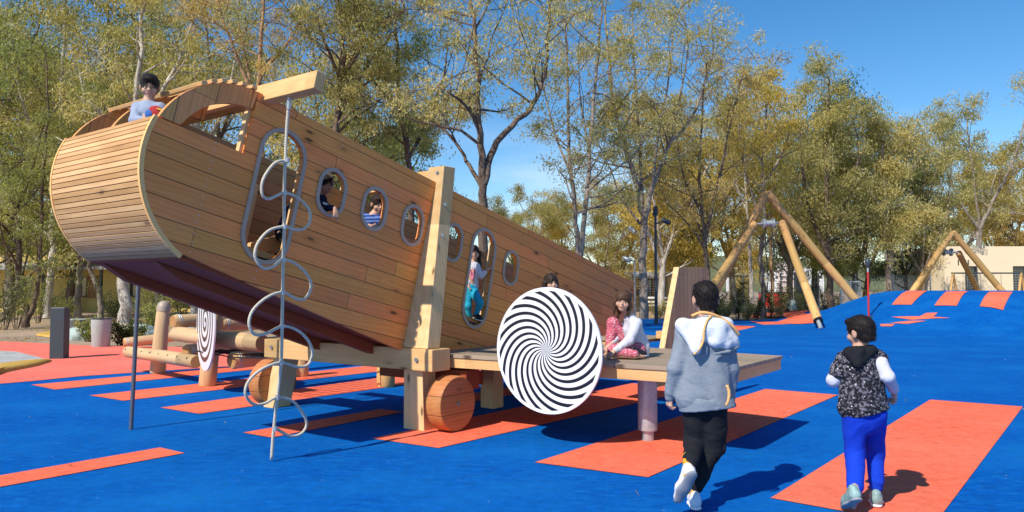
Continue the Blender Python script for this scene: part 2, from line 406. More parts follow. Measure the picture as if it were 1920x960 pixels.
# ------------------------------------------------------------------ signed-distance bodies (people): one continuous surface per part
def smin(a, b, k):
    h = np.clip(.5 + .5 * (b - a) / k, 0, 1)
    return b + (a - b) * h - k * h * (1 - h)
def vnoise(P, sc, seed=0):
    """cheap smooth noise"""
    rg = np.random.RandomState(seed); o = 0
    for i in range(5):
        d = rg.normal(size=3); d /= np.linalg.norm(d); ph = rg.rand() * 7; f = sc * (1 + .6 * i)
        d2 = rg.normal(size=3); d2 /= np.linalg.norm(d2)
        o = o + np.sin(f * (P @ d) + ph + 1.6 * np.sin(f * .7 * (P @ d2) + ph * 2)) / (1 + .5 * i)
    return o / 2.2
def sdf(P, prim):
    k = prim[0]
    if k == 'c':                       # tapered capsule: a, b, ra, rb, optional (axis, factor) flattening
        a, b, ra, rb = map(np.array, prim[1:5]); ab = b - a; q = P - a
        if len(prim) > 5:
            ax = np.array(prim[5][0], float); ax /= np.linalg.norm(ax); f = prim[5][1]
            h = np.clip((q @ ab) / max(ab @ ab, 1e-9), 0, 1); dd = q - h[..., None] * ab
            dd = dd + ((dd @ ax) * (1 / f - 1))[..., None] * ax
            L_ = np.linalg.norm(dd, axis=-1); rr = ra + (rb - ra) * h
            return (L_ - rr) * min(1, f * 1.2)
        h = np.clip((q @ ab) / max(ab @ ab, 1e-9), 0, 1)
        return np.linalg.norm(q - h[..., None] * ab, axis=-1) - (ra + (rb - ra) * h)
    if k == 'e':                       # ellipsoid: centre, radii, optional 3x3 rotation (columns = axes)
        q = P - np.array(prim[1]); r = np.array(prim[2], float)
        if len(prim) > 3 and prim[3] is not None: q = q @ np.array(prim[3])
        k0 = np.linalg.norm(q / r, axis=-1); k1 = np.linalg.norm(q / (r * r), axis=-1) + 1e-9
        return k0 * (k0 - 1) / k1
    if k == 'p':                       # half space: point, normal (inside is behind the normal)
        n = np.array(prim[2], float); n /= np.linalg.norm(n)
        return (P - np.array(prim[1])) @ n
def pbounds(pr):
    if pr[0] == 'c':
        a, b = np.array(pr[1]), np.array(pr[2]); r = max(pr[3], pr[4])
        return np.minimum(a, b) - r, np.maximum(a, b) + r
    c = np.array(pr[1]); r = max(pr[2]); return c - r, c + r
def surf(prims, k=.02, res=.006, cuts=(), fold=None, post=None):
    """union of primitives -> surface-nets mesh (verts, quads)"""
    bs = [pbounds(p) for p in prims]; lo = np.min([b[0] for b in bs], 0) - 3 * res - .012; hi = np.max([b[1] for b in bs], 0) + 3 * res + .012
    n = np.ceil((hi - lo) / res).astype(int) + 1
    F_ = np.full(n, 1.0, np.float32)
    xs = [lo[i] + res * np.arange(n[i]) for i in range(3)]
    for p, (a, b) in zip(prims, bs):
        kk = k
        mg = kk + .03
        i0 = np.maximum(0, ((a - mg - lo) / res).astype(int)); i1 = np.minimum(n, ((b + mg - lo) / res).astype(int) + 2)
        sl = tuple(slice(i0[i], i1[i]) for i in range(3))
        P = np.stack(np.meshgrid(*[xs[i][sl[i]] for i in range(3)], indexing='ij'), -1)
        F_[sl] = smin(F_[sl], sdf(P, p), kk)
    if fold or cuts or post:
        P = np.stack(np.meshgrid(*xs, indexing='ij'), -1)
        if fold: F_ = F_ + fold[0] * vnoise(P, fold[1], fold[2] if len(fold) > 2 else 0)
        if post: F_ = post(F_, P)
        for c in cuts:
            d = sdf(P, c[1]) 
            F_ = np.maximum(F_, d) if c[0] == 'keep' else np.maximum(F_, -d)
    return nets(F_, lo, res)
def nets(F_, lo, res):
    Sg = F_ < 0
    c = [Sg[i:Sg.shape[0] - 1 + i, j:Sg.shape[1] - 1 + j, l:Sg.shape[2] - 1 + l] for i in (0, 1) for j in (0, 1) for l in (0, 1)]
    anyv = np.logical_or.reduce(c); allv = np.logical_and.reduce(c); act = anyv & ~allv
    idx = np.argwhere(act); N_ = len(idx); ids = np.full(act.shape, -1, np.int64); ids[act] = np.arange(N_)
    acc = np.zeros((N_, 3)); cnt = np.zeros(N_)
    corners = [(i, j, l) for i in (0, 1) for j in (0, 1) for l in (0, 1)]
    val = {q: F_[idx[:, 0] + q[0], idx[:, 1] + q[1], idx[:, 2] + q[2]].astype(float) for q in corners}
    for q in corners:
        for ax in range(3):
            if q[ax] == 0:
                q2 = list(q); q2[ax] = 1; q2 = tuple(q2)
                a, b = val[q], val[q2]; x = (a < 0) != (b < 0)
                t = np.where(x, a / (a - b + 1e-12), 0)
                pt = np.array(q, float)[None].repeat(N_, 0); pt[:, ax] = t
                acc[x] += pt[x]; cnt[x] += 1
    V = lo + (idx + acc / np.maximum(cnt, 1)[:, None]) * res
    quads = []
    for ax in range(3):
        o = [1, 1, 1]; sa = [slice(1, -1)] * 3; sa[ax] = slice(0, F_.shape[ax] - 1); sb = list(sa); sb[ax] = slice(1, F_.shape[ax])
        A, B = Sg[tuple(sa)], Sg[tuple(sb)]
        u, v = [q for q in range(3) if q != ax]
        for flip in (0, 1):
            m = (A & ~B) if flip == 0 else (~A & B)
            p = np.argwhere(m)
            for q in range(3):
                if q != ax: p[:, q] += 1
            def cell(du, dv):
                r = p.copy(); r[:, u] -= du; r[:, v] -= dv
                return ids[r[:, 0], r[:, 1], r[:, 2]]
            qd = np.stack([cell(1, 1), cell(0, 1), cell(0, 0), cell(1, 0)], 1)
            if (flip == 0) == (ax == 1): qd = qd[:, ::-1]
            quads.append(qd)
    Q = np.concatenate(quads); Q = Q[(Q >= 0).all(1)]
    return V, Q
def smesh(name, VQ, mat, parent=None, lap=1):
    V, Q = VQ
    if lap:
        for _ in range(lap):
            acc = np.zeros_like(V); cnt = np.zeros(len(V))
            for a in range(4):
                b = (a + 1) % 4
                np.add.at(acc, Q[:, a], V[Q[:, b]]); np.add.at(cnt, Q[:, a], 1); np.add.at(acc, Q[:, b], V[Q[:, a]]); np.add.at(cnt, Q[:, b], 1)
            V = V * .5 + .5 * acc / np.maximum(cnt, 1)[:, None]
    me = bpy.data.meshes.new(name)
    me.vertices.add(len(V)); me.vertices.foreach_set('co', V.astype(np.float32).ravel())
    me.loops.add(len(Q) * 4); me.loops.foreach_set('vertex_index', Q.astype(np.int32).ravel())
    me.polygons.add(len(Q)); me.polygons.foreach_set('loop_start', np.arange(0, len(Q) * 4, 4, dtype=np.int32))
    me.polygons.foreach_set('loop_total', np.full(len(Q), 4, np.int32))
    me.update(calc_edges=True); me.validate()
    return link(name, me, mat, parent, smooth=True)

# ================================================================== THE GROUND
def drape(name, poly, mat, off, step=None, kind='structure', fine=None):
    """flat outline cut along a grid and laid on the terrain; stays a single sheet"""
    bm = bmesh.new(); vs = [bm.verts.new((p[0], p[1], 0)) for p in poly]; bm.faces.new(vs)
    bmesh.ops.triangulate(bm, faces=bm.faces[:])
    xs = [p[0] for p in poly]; ys = [p[1] for p in poly]
    st = step or .5
    def cuts(a, b, lo, hi): return [q for q in np.arange(math.ceil(a / st) * st, b, st) if lo <= q <= hi]
    if max(xs) > 11 and max(ys) > 18:
        for x in cuts(min(xs), max(xs), 11, 16.5):
            bmesh.ops.bisect_plane(bm, geom=bm.verts[:] + bm.edges[:] + bm.faces[:], plane_co=(x, 0, 0), plane_no=(1, 0, 0))
        for y in cuts(min(ys), max(ys), 18, 36):
            bmesh.ops.bisect_plane(bm, geom=bm.verts[:] + bm.edges[:] + bm.faces[:], plane_co=(0, y, 0), plane_no=(0, 1, 0))
    for v in bm.verts:
        v.co.z = float(hgt(v.co.x, v.co.y)) + off
    bmesh.ops.recalc_face_normals(bm, faces=bm.faces[:])
    if sum(f.normal.z for f in bm.faces) < 0: bmesh.ops.reverse_faces(bm, faces=bm.faces[:])
    me = bpy.data.meshes.new(name); bm.to_mesh(me); bm.free()
    o = link(name, me, mat); o['kind'] = kind; return o
# dirt everywhere, out to the horizon
ter = MB().add([(-900, -60, -.012), (900, -60, -.012), (900, 1500, -.012), (-900, 1500, -.012)], [(0, 1, 2, 3)]).build('dirt_ground', M['dirt']); ter['kind'] = 'structure'
ter.data.polygons[0].flip() if ter.data.polygons[0].normal.z < 0 else None
# blue rubber surface
P = lambda x, y: tuple(G(x, y)[:2])
bl = [(-16, -4), (-16, 9.5), P(0, 718), P(100, 690), P(300, 660), P(480, 655), P(620, 646), P(760, 624), P(900, 606), P(1000, 600), P(1290, 597.5), P(1400, 599.5), P(1480, 600), (11.2, 31.0), (11.9, 29.5), (12.3, 30.5), (13.2, 33.0), (14.4, 37.5), (46, 39), (60, 22), (60, -4)]
drape('blue_play_surface', bl, M['blue'], 0.0)
co = [(-16, 8), (-12, 10.7), P(0, 720), P(60, 715), P(150, 706), P(283, 697), P(420, 688), P(520, 683.5), P(620, 674), P(650, 662), P(600, 655), P(480, 655), P(300, 650), P(170, 648), P(100, 645), P(0, 640), P(-90, 634), (-24, 20), (-22, 12)]
drape('coral_play_surface', co, M['coral'], .006)
stripes = [
 [(-70, 905), (300, 840), (346, 850.5), (-70, 927)],
 [(456, 812), (713, 768), (758, 773), (508, 821.5)],
 [(697, 823), (1185, 719), (1314, 729), (822, 841)],
 [(1003, 868), (1435, 730), (1571, 741), (1215, 896)],
 [(1445, 935), (1744, 750), (1918, 763), (1748, 990)],
 [(800, 753), (1040, 712), (1100, 716), (830, 764)],
 [(301, 765), (857, 689), (927, 697.5), (373, 776.5)],
 [(168, 742), (700, 685), (770, 690), (231, 752)],
 [(58, 722), (520, 681), (562, 684.5), (103, 731)],
 [(1130, 668), (1190, 655), (1230, 660), (1160, 676)],
 [(1360, 617), (1376, 610), (1418, 612.3), (1362, 625)],
 [(1406, 602.5), (1480, 604.5), (1528, 606.5), (1431, 609)],
]
for i, s in enumerate(stripes):
    drape('orange_stripe', [P(*q) for q in s], M['orange'], .006 + .0005 * (i % 2))
hill = [
 [(1672, 572), (1680, 562), (1690, 552), (1701, 546.2), (1739, 545.6), (1728, 553), (1718, 562), (1709, 572)],
 [(1752, 573.5), (1760, 562), (1768, 553), (1775, 547.2), (1815, 546.7), (1806, 553), (1800, 562), (1794, 574)],
 [(1837, 575), (1843, 562), (1849, 553), (1855, 547.8), (1899, 548), (1893, 556), (1887, 567), (1881, 582), (1860, 577)],
 [(1723, 594.5), (1737, 587.5), (1758, 587), (1750, 594.5)],
 [(1671, 595), (1782, 597), (1710, 600.5)],
 [(1669, 606), (1710, 602), (1737, 602.5), (1700, 608)],
 [(1650, 608.5), (1678, 608), (1672, 612.5), (1652, 612.5)],
]
for s in hill:
    drape('orange_stripe', [tuple(GH(*q)[:2]) for q in s], M['orange'], .016)
drape('orange_path', [P(1400, 596.5), P(1480, 596.5), P(1545, 593.5), (13.9, 38.2), (14.2, 39.5), P(1540, 590), P(1480, 592.5), P(1400, 593)], M['orange'], .004)
drape('orange_edge', [(11.2, 30.6), (11.9, 29.4), (13.2, 32.6), (14.4, 37.0), (13.5, 37.6), (12.4, 33.6), (11.1, 31.8)], M['orange'], .02)
drape('gravel_bed', [P(-90, 655), P(0, 660), P(32, 662), P(72, 672), P(90, 678), P(40, 683), P(0, 684), P(-90, 690)], M['gravel'], .03)
# low rounded yellow rubber mounds
def mound(name, pts, h, label):
    pts = [Vector((*P(*q), 0)) for q in pts]; cx = sum(pts, Vector()) / len(pts)
    b = MB(); n = len(pts); vs = []; fs = []
    # smooth outline
    oo = []
    for i in range(n):
        p0, p1, p2, p3 = pts[i - 1], pts[i], pts[(i + 1) % n], pts[(i + 2) % n]
        for t in (0, .25, .5, .75):
            oo.append(.5 * ((2 * p1) + (p2 - p0) * t + (2 * p0 - 5 * p1 + 4 * p2 - p3) * t * t + (3 * p1 - p0 - 3 * p2 + p3) * t ** 3))
    m = len(oo)
    for r, z in ((1, -.01), (.97, .3), (.88, .62), (.7, .88), (.4, .98), (.0, 1)):
        for p in oo: vs.append(cx + (p - cx) * max(r, .001) + Vector((0, 0, z * h)))
    for i in range(5):
        for k in range(m):
            fs.append((i * m + k, i * m + (k + 1) % m, (i + 1) * m + (k + 1) % m, (i + 1) * m + k))
    o = b.add(vs, fs).build(name, M['yellow'], smooth=True); o['kind'] = 'structure'; return o
mound('yellow_mound', [(-90, 712), (-20, 690), (40, 681), (88, 676.5), (97, 678), (70, 687), (30, 695), (-10, 704), (-60, 722)], .09, '')
mound('yellow_mound', [(66, 628), (95, 622), (140, 622), (185, 634), (170, 638), (110, 634)], .07, '')

# ================================================================== THE WRECKED WOODEN PLANE
TH = R(13); cT, sT = math.cos(TH), math.sin(TH)
O = G(780, 805); AX = math.atan2(.803, .596)
Fv = np.array([.596, .803, 0]); Wv = np.array([-.803, .596, 0]); O = np.array(O)
def FR(x, y, s=0.):                     # point on the plane across the fuselage at distance s -> local (s, w, z)
    r = ray(x, y); p0 = O + s * Fv; t = np.dot(p0 - _C, Fv) / np.dot(r, Fv); p = _C + t * r
    return (s, float((p - O) @ Wv), float(p[2]))
def WLD(s, w_, z): p = O + s * Fv + w_ * Wv; return (p[0], p[1], z)
def AN(s, z): return (s * cT - (z - 2.706) * sT, s * sT + (z - 2.706) * cT)
plane = empty('wooden_plane', tuple(O), AX, 'huge wooden climbing frame like a crashed aeroplane with raised nose and plank wing', 'play structure')
TILT = dict(loc=(0, 0, 2.706), rot=(0, TH, 0))
def arc(cx, cy, r, a0, a1, n):
    return [(cx + r * math.cos(R(a0 + (a1 - a0) * i / n)), cy + r * math.sin(R(a0 + (a1 - a0) * i / n))) for i in range(n + 1)]
def stadium(a, n, wd, ht, k=14):
    r = wd / 2; h = ht / 2 - r
    return [(a + r * math.cos(R(t)), n + h + r * math.sin(R(t))) for t in np.linspace(0, 180, k)] + [(a + r * math.cos(R(t)), n - h + r * math.sin(R(t))) for t in np.linspace(180, 360, k)]
NC = (-1.9, -.80)
outline = [(5.2, 0), (-1.9, 0), (-1.9, -.565)] + arc(*NC, .8, 163, 245, 26) + [(.171, -1.855), (.54, -1.893), (2.01, -1.594), (5.5, -1.36)]
ports = [('d', -1.676, 2.26, .50, 1.23), ('p', -1.05, 2.35, .345, .475), ('p', -.51, 2.243, .345, .455), ('p', .03, 2.115, .33, .455), ('p', .68, 1.965, .32, .45), ('d', 1.15, 1.575, .47, 1.20), ('p', 1.765, 1.702, .315, .45)]
holes = []
for k_, s_, z_, wd, ht in ports:
    a_, n_ = AN(s_, z_); holes.append((a_, n_, wd, ht, k_))
hl = [stadium(a_, n_, wd - .07, ht - .07) for a_, n_, wd, ht, k_ in holes]
B0, B1 = .10, 1.62
MB().prism(outline, B0, B0 + .045, hl).build('side_wall', M['wall'], plane, **TILT)
# far wall: same outline, other openings
far_h = [stadium(AN(-1.45, 2.0)[0], AN(-1.45, 2.0)[1] - .25, .40, .62), stadium(AN(.2, 1.75)[0], AN(.2, 1.75)[1] - .15, .32, .40), stadium(AN(1.9, 1.2)[0], AN(1.9, 1.2)[1], .3, .34)]
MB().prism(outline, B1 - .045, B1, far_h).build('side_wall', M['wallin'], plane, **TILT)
# bent edge trim of the nose (the pale rim one sees from the side)
for w0, w1 in ((B0 - .006, B0 + .02), (B1 - .02, B1 + .006)):
    b = MB(); o_ = arc(*NC, .836, 163, 246, 30); i_ = arc(*NC, .80, 163, 246, 30)
    b.prism(o_ + i_[::-1], w0, w1).build('nose_rim', M['rim'], plane, **TILT)
# curved nose skin of narrow boards
rg = random.Random(4); b = MB(); nb = 27; a0, a1 = 163.0, 245.5
pr = (a1 - a0) / nb
for i in range(nb):
    t0, t1 = R(a0 + i * pr + .22), R(a0 + (i + 1) * pr - .22)
    ro = .832 + rg.uniform(-.0015, .0015); ri = .802
    v = []
    for w_ in (B0 + .021, B1 - .021):
        for t, r_ in ((t0, ri), (t1, ri), (t1, ro), (t0, ro)):
            v.append((NC[0] + r_ * math.cos(t), w_, NC[1] + r_ * math.sin(t)))
    b.hexa(v)
nose = b.build('nose', M['nose'], plane, bevel=.002, **TILT)
me = nose.data; at = me.attributes.new('board', 'FLOAT', 'POINT'); at.data.foreach_set('value', [rg.random() if False else ((i // 8) * .6180339) % 1 for i in range(len(me.vertices))])
m = M['nose']; N = NT(m.node_tree); bs = m.node_tree.nodes['Principled BSDF']; src = bs.inputs['Base Color'].links[0].from_socket
a_ = N.n('ShaderNodeAttribute'); a_.attribute_name = 'board'; kk = N.rng(a_.outputs['Fac'], 0, 1, .78, 1.18)
N.l(N.mix(1.0, src, N.vec(kk, N.math('POWER', kk, 1.25), N.math('POWER', kk, 1.6)), 'MULTIPLY'), bs.inputs['Base Color'])
# porthole and door frames
for i, (a_, n_, wd, ht, k_) in enumerate(holes):
    nm = 'door_frame' if k_ == 'd' else 'porthole_frame'
    MB().prism(stadium(a_, n_, wd, ht, 20), B0 - .014, B0 - .001, [stadium(a_, n_, wd - .076, ht - .076, 20)]).build(nm, M['ring'], plane, bevel=.002, **TILT)
for q in far_h:
    pass
# canopy ribs
for w_, rin in ((B0, .635), (.85, .64), (B1 - .05, .64)):
    b = MB(); oa = arc(*NC, .8, 162, 90, 26); ia = arc(*NC, rin, 157, 92, 24)
    b.prism(oa + ia[::-1], w_ + .002, w_ + .05).build('canopy_rib', M['rib'], plane, **TILT)
for w_ in (B0 + .05, B1 - .10):
    MB().box((-1.93, w_, -.60), (-1.80, w_ + .05, -.003)).build('window_post', M['beamz'], plane, bevel=.003, **TILT)
# canopy slats across the ribs
for i in range(6):
    t = R(94 + i * 6.6); L0 = B0 - .02 - (0.0); L1 = B1 + .02
    r_ = .802; dx, dz = math.cos(t), math.sin(t); tx, tz = -dz, dx; hw = .026
    v = []
    for w_ in (L0, L1):
        for a_, q in ((-hw, r_), (hw, r_), (hw, r_ + .032), (-hw, r_ + .032)):
            v.append((NC[0] + dx * q + tx * a_, w_, NC[1] + dz * q + tz * a_))
    MB().hexa(v).build('roof_slat', M['beamy'], plane, bevel=.003, **TILT)
# the long cross beam over the cabin
bm_s = AN(-1.80, 3.14)
MB().box((bm_s[0] + .0, -.585, -.055), (bm_s[0] + .10, 2.66, .105)).build('cross_beam', M['beamy'], plane, bevel=.006, **TILT)
# underside: maroon panel and joists
def lin(p, q, t): return (p[0] + (q[0] - p[0]) * t, p[1] + (q[1] - p[1]) * t)
u0, u1 = (-2.24, -1.585), (.30, -1.868)
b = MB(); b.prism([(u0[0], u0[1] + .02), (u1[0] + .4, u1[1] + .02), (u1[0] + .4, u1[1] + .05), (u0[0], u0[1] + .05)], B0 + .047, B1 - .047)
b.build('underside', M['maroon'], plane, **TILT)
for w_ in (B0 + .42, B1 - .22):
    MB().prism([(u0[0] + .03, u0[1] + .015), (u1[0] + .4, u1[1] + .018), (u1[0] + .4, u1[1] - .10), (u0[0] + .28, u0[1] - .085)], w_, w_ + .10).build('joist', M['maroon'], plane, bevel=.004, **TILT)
# cabin floor (slopes with the fuselage) with foot slats, inner frames
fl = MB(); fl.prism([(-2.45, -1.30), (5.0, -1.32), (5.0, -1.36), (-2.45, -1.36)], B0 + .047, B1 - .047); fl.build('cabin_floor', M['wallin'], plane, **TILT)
b = MB()
for i in range(24): b.box((-2.1 + i * .28, B0 + .35, -1.298), (-2.04 + i * .28, B1 - .3, -1.262))
b.build('foot_slats', M['beamy'], plane, **TILT)
for a_ in (-.95, .0):
    for w_ in (B1 - .14,):
        MB().box((a_, w_, -1.29), (a_ + .13, w_ + .09, -.35)).build('inner_post', M['beamz'], plane, bevel=.004, **TILT)
for a_, n_, wd, ht, k_ in holes:
    if k_ == 'd': MB().box((a_ + wd / 2 + .0, B0 + .048, -1.29), (a_ + wd / 2 + .09, B0 + .12, -.05)).build('inner_post', M['beamz'], plane, bevel=.004, **TILT)
MB().box((-2.55, B0 + .05, -.63), (-1.95, B0 + .10, -.575)).build('sill_rail', M['beamx'], plane, bevel=.003, **TILT)
MB().prism([(-1.0, -1.2), (-.2, -.75), (-.2, -.60), (-1.0, -1.05)], B1 - .5, B1 - .44).build('inner_brace', M['beamx'], plane, **TILT)
# leaning A-posts either side and their head beam
def post(side):
    f = (lambda w_: w_) if side == 0 else (lambda w_: 1.72 - w_)
    zb, zt = .842, 2.80
    def sx(z): return -.085 + (z - .855) * .275
    v = []
    for z, wa, wb in ((zb, .22, -.235), (zt, .26, .03)):
        s0 = sx(z); s1 = s0 + .19
        ww = (f(wa), f(wb)); lo_, hi_ = min(ww), max(ww)
        v += [(s0, lo_, z), (s1, lo_, z), (s1, hi_, z + (.012 if z > 2 else 0)), (s0, hi_, z)]
    return MB().hexa(v).build('a_post', M['beamz'], plane, bevel=.008)
post(0); post(1)
MB().box((.50, B0 + .18, 2.60), (.66, B1 - .18, 2.775)).build('head_beam', M['beamy'], plane, bevel=.005)
# low front beam carried on two legs
MB().box((-.115, -.325, .617), (.16, 2.44, .838)).build('low_beam', M['beamy'], plane, bevel=.008)
MB().hexa([(-.04, -.15, 0), (.16, -.15, 0), (.16, .14, 0), (-.04, .14, 0), (-.04, -.12, .617), (.16, -.12, .617), (.16, .14, .617), (-.04, .14, .617)]).build('leg', M['beamz'], plane, bevel=.006)
MB().hexa([(-.06, 2.33, 0), (.20, 2.33, 0), (.20, 2.52, 0), (-.06, 2.52, 0), (.02, 2.22, .617), (.24, 2.22, .617), (.24, 2.42, .617), (.02, 2.42, .617)]).build('leg', M['beamz'], plane, bevel=.006)
MB().box((1.5, .16, 0), (1.7, .36, .66)).build('leg', M['beamz'], plane, bevel=.006)
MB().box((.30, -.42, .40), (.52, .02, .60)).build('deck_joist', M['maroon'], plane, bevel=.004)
# landing wheels: two-plank drums
def wheel(c, r, th, yaw):
    wb = MB(); n = 40; vs = []; fs = []
    for rr, y in ((r * .955, -th / 2), (r, -th / 2 + .02), (r, th / 2 - .02), (r * .955, th / 2)):
        for k in range(n):
            t = 2 * math.pi * k / n; vs.append((y, rr * math.cos(t), rr * math.sin(t)))
    for i in range(3):
        for k in range(n): fs.append((i * n + k, i * n + (k + 1) % n, (i + 1) * n + (k + 1) % n, (i + 1) * n + k))
    fs.append(tuple(range(n - 1, -1, -1))); fs.append(tuple(3 * n + k for k in range(n)))
    o = wb.add(vs, fs).build('wheel', M['wheel'], plane, loc=c, rot=(0, 0, yaw), smooth='auto')
    hb = MB().tube([(-th / 2 - .012, 0, 0), (-th / 2 + .01, 0, 0)], .022, 10).build('axle_bolt', M['bolt'], o)
    hb2 = MB().tube([(th / 2 - .01, 0, 0), (th / 2 + .012, 0, 0)], .022, 10).build('axle_bolt', M['bolt'], o)
    return o
wheel((.14, -.35, .285), .28, .20, R(-90))
wheel((.10, 2.56, .29), .29, .20, R(-90))
# bolts
b_list = [(-.135, -.12, .73), (-.135, 2.28, .745)]
for q in b_list: MB().tube([q, (q[0] + .03, q[1], q[2])], .022, 10).build('bolt', M['bolt'], plane)
for z, wy in ((2.72, .07), (2.36, None), (2.02, None)):
    s0 = -.085 + (z - .855) * .275
    if wy is not None: q = (s0 - .012, wy + .03, z); q2 = (s0 + .03, wy + .03, z)
    else:
        wv_ = -.235 + (z - .842) / 1.958 * .265
        q = (s0 + .06, wv_ - .015, z); q2 = (s0 + .06, wv_ + .03, z)
    MB().tube([q, q2], .02, 10).build('bolt', M['bolt'], plane)
# plank wing on the right
dz0, dz1 = .77, .735
dk = [(.17, .04), (.445, -3.115), (2.09, -3.095), (2.42, .04)]
MB().prism(dk, dz1, dz0, plane='xy').build('wing_deck', M['deck'], plane, bevel=.003)
def inset(p, d):
    c = np.mean(np.array(p), 0); return [tuple(np.array(q) + (c - np.array(q)) * d) for q in p]
def rail(p, q, z0, z1, t=.07, side=1):
    p = np.array(p); q = np.array(q); d = (q - p) / np.linalg.norm(q - p); n = np.array([-d[1], d[0]]) * side * t
    return MB().prism([tuple(p), tuple(q), tuple(q + n), tuple(p + n)], z0, z1, plane='xy')
dk2 = [(.185, .03), (.457, -3.10), (2.08, -3.08), (2.40, .03)]
rail(dk2[0], dk2[1], .633, .7345, .07, 1).build('wing_edge_beam', M['beamy'], plane, bevel=.003)
rail((dk2[1][0] + .075, dk2[1][1]), dk2[2], .633, .7345, .07, 1).build('wing_edge_beam', M['beamx'], plane, bevel=.003)
rail(dk2[2], dk2[3], .633, .7345, .07, 1).build('wing_edge_beam', M['beamy'], plane, bevel=.003)
MB().box((.95, -3.0, .63), (1.05, .02, .733)).build('deck_joist', M['beamy'], plane)
# galvanised foot of the wing
c = np.array(G(1217, 829)) + np.array([0, .07, 0]); d = c - O; cs, cw = float(d @ Fv), float(d @ Wv)
ft = lathe([(.058, 0), (.058, .11)], 28).build('wing_foot', M['galv'], plane, loc=(cs, cw, 0), smooth='auto')
lathe([(.088, .10), (.092, .104), (.092, .632)], 36).build('outer_sleeve', M['galv'], ft, smooth='auto')
# tail fin and tail step
MB().prism([(2.42, .30), (3.05, 1.715), (3.93, 1.735), (4.5, .30)], -1.56, -1.5).build('tail_fin', M['fin'], plane, bevel=.002)
MB().prism([(2.40, .30), (3.03, 1.717), (3.052, 1.717), (2.424, .30)], -1.565, -1.495).build('fin_edge', M['beamz'], plane)
MB().box((2.55, -1.35, .80), (3.3, -.6, .84)).build('tail_step', M['deck'], plane, bevel=.003)
MB().box((2.57, -1.33, .70), (2.67, -.62, .80)).build('tail_step_beam', M['beamy'], plane, bevel=.003)
MB().box((2.6, -1.40, .0), (2.72, -1.28, .70)).build('leg', M['beamz'], plane, bevel=.003)
MB().box((2.75, -1.47, .841), (2.95, -1.38, .93)).build('tail_block', M['beamy'], plane, bevel=.004)
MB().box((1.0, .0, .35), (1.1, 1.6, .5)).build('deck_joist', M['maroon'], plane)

# ------------------------------------------------------------------ spinning discs
def disc_mat(name, kind):
    m, t, b = nodes(name); N = NT(t)
    sp = N.n('ShaderNodeSeparateXYZ'); N.l(N.n('ShaderNodeTexCoord').outputs['Object'], sp.inputs[0])
    x, y = sp.outputs[0], sp.outputs[1]
    if kind == 'swirl':
        x = N.math('ADD', x, .012)
        r = N.math('SQRT', N.math('ADD', N.math('MULTIPLY', x, x), N.math('MULTIPLY', y, y)))
        r0 = N.math('SQRT', N.math('ADD', N.math('MULTIPLY', sp.outputs[0], sp.outputs[0]), N.math('MULTIPLY', y, y)))
        th = N.math('ARCTAN2', y, x)
        ph = N.math('SUBTRACT', th, N.math('MULTIPLY', N.math('POWER', N.math('DIVIDE', r, .58), 1.02), 2.15))
        s = N.math('SINE', N.math('ADD', N.math('MULTIPLY', ph, 20.0), 1.1))
        f = N.rng(s, -.03 + .18, .03 + .18, 0, 1)
        f = N.math('MULTIPLY', f, N.rng(r0, .552, .555, 1, 0))
        dark = (.012, .012, .018)
    else:
        y = N.math('SUBTRACT', y, .06)
        x2 = x; y2 = y
        r = N.math('SQRT', N.math('ADD', N.math('MULTIPLY', x2, x2), N.math('MULTIPLY', y2, y2)))
        th = N.math('DIVIDE', N.math('ARCTAN2', y, x), 2 * math.pi)
        s = N.math('FRACT', N.math('ADD', N.math('DIVIDE', r, .14), th))
        wv = N.math('ABSOLUTE', N.math('SUBTRACT', s, .5))
        f = N.rng(wv, .225, .245, 1, 0)
        f = N.math('MULTIPLY', f, N.rng(r, .60, .605, 1, 0))
        dark = (.02, .02, .022)
    N.l(N.mix(f, (.80, .80, .80), dark), b.inputs['Base Color']); b.inputs['Roughness'].default_value = .28
    return m
def disc(name, loc, normal, r, mat, parent=None):
    prof = [(r * .996, -.012), (r, -.009), (r, .009), (r * .996, .012)]
    n_ = Vector(normal).normalized(); xx = Vector((0, 0, 1)).cross(n_).normalized(); yy = n_.cross(xx)
    Mx = Matrix((xx, yy, n_)).transposed()
    o = lathe(prof, 96).build(name, mat, parent, loc=loc, rot=Mx.to_euler(), smooth='auto'); return o
_, w1_, z1_ = FR(1026.5, 657, .14); _, wl_, _ = FR(919.5, 657, .14)
dobj = disc('propeller_disc', (.14, w1_, z1_), (-1, 0, 0), .586, disc_mat('swirl_disc', 'swirl'), plane)
MB().tube([(.15, w1_, z1_), (.42, w1_, z1_)], .04, 14).build('disc_axle', M['galv'], plane)

# ------------------------------------------------------------------ the rope and the pole
def cat(pts, n=8):
    out = []; pts = [Vector(p) for p in pts]; pts = [pts[0] * 2 - pts[1]] + pts + [pts[-1] * 2 - pts[-2]]
    for i in range(1, len(pts) - 2):
        p0, p1, p2, p3 = pts[i - 1:i + 3]
        for k in range(n):
            t = k / n; out.append(.5 * ((2 * p1) + (p2 - p0) * t + (2 * p0 - 5 * p1 + 4 * p2 - p3) * t * t + (3 * p1 - p0 - 3 * p2 + p3) * t ** 3))
    out.append(pts[-2]); return out
def rp(x, y, ds=0.): s, w_, z = FR(x, y, -1.757 + ds); return WLD(s, w_, max(z, .014))
rope = empty('climbing_rope', WLD(-1.757, -.03, 0), 0, 'pale climbing rope with wavy foot loops hanging from the end of the cross beam', 'rope')
def wl(ob): ob.matrix_parent_inverse = Matrix.Translation(-Vector(rope.location)); return ob
mainp = [rp(543, 178), rp(538, 235), rp(535, 300), rp(533, 362), rp(533, 425), rp(531, 487), rp(530, 548), rp(529, 612), rp(527, 680), rp(520, 745), rp(513, 808), rp(509, 864)]
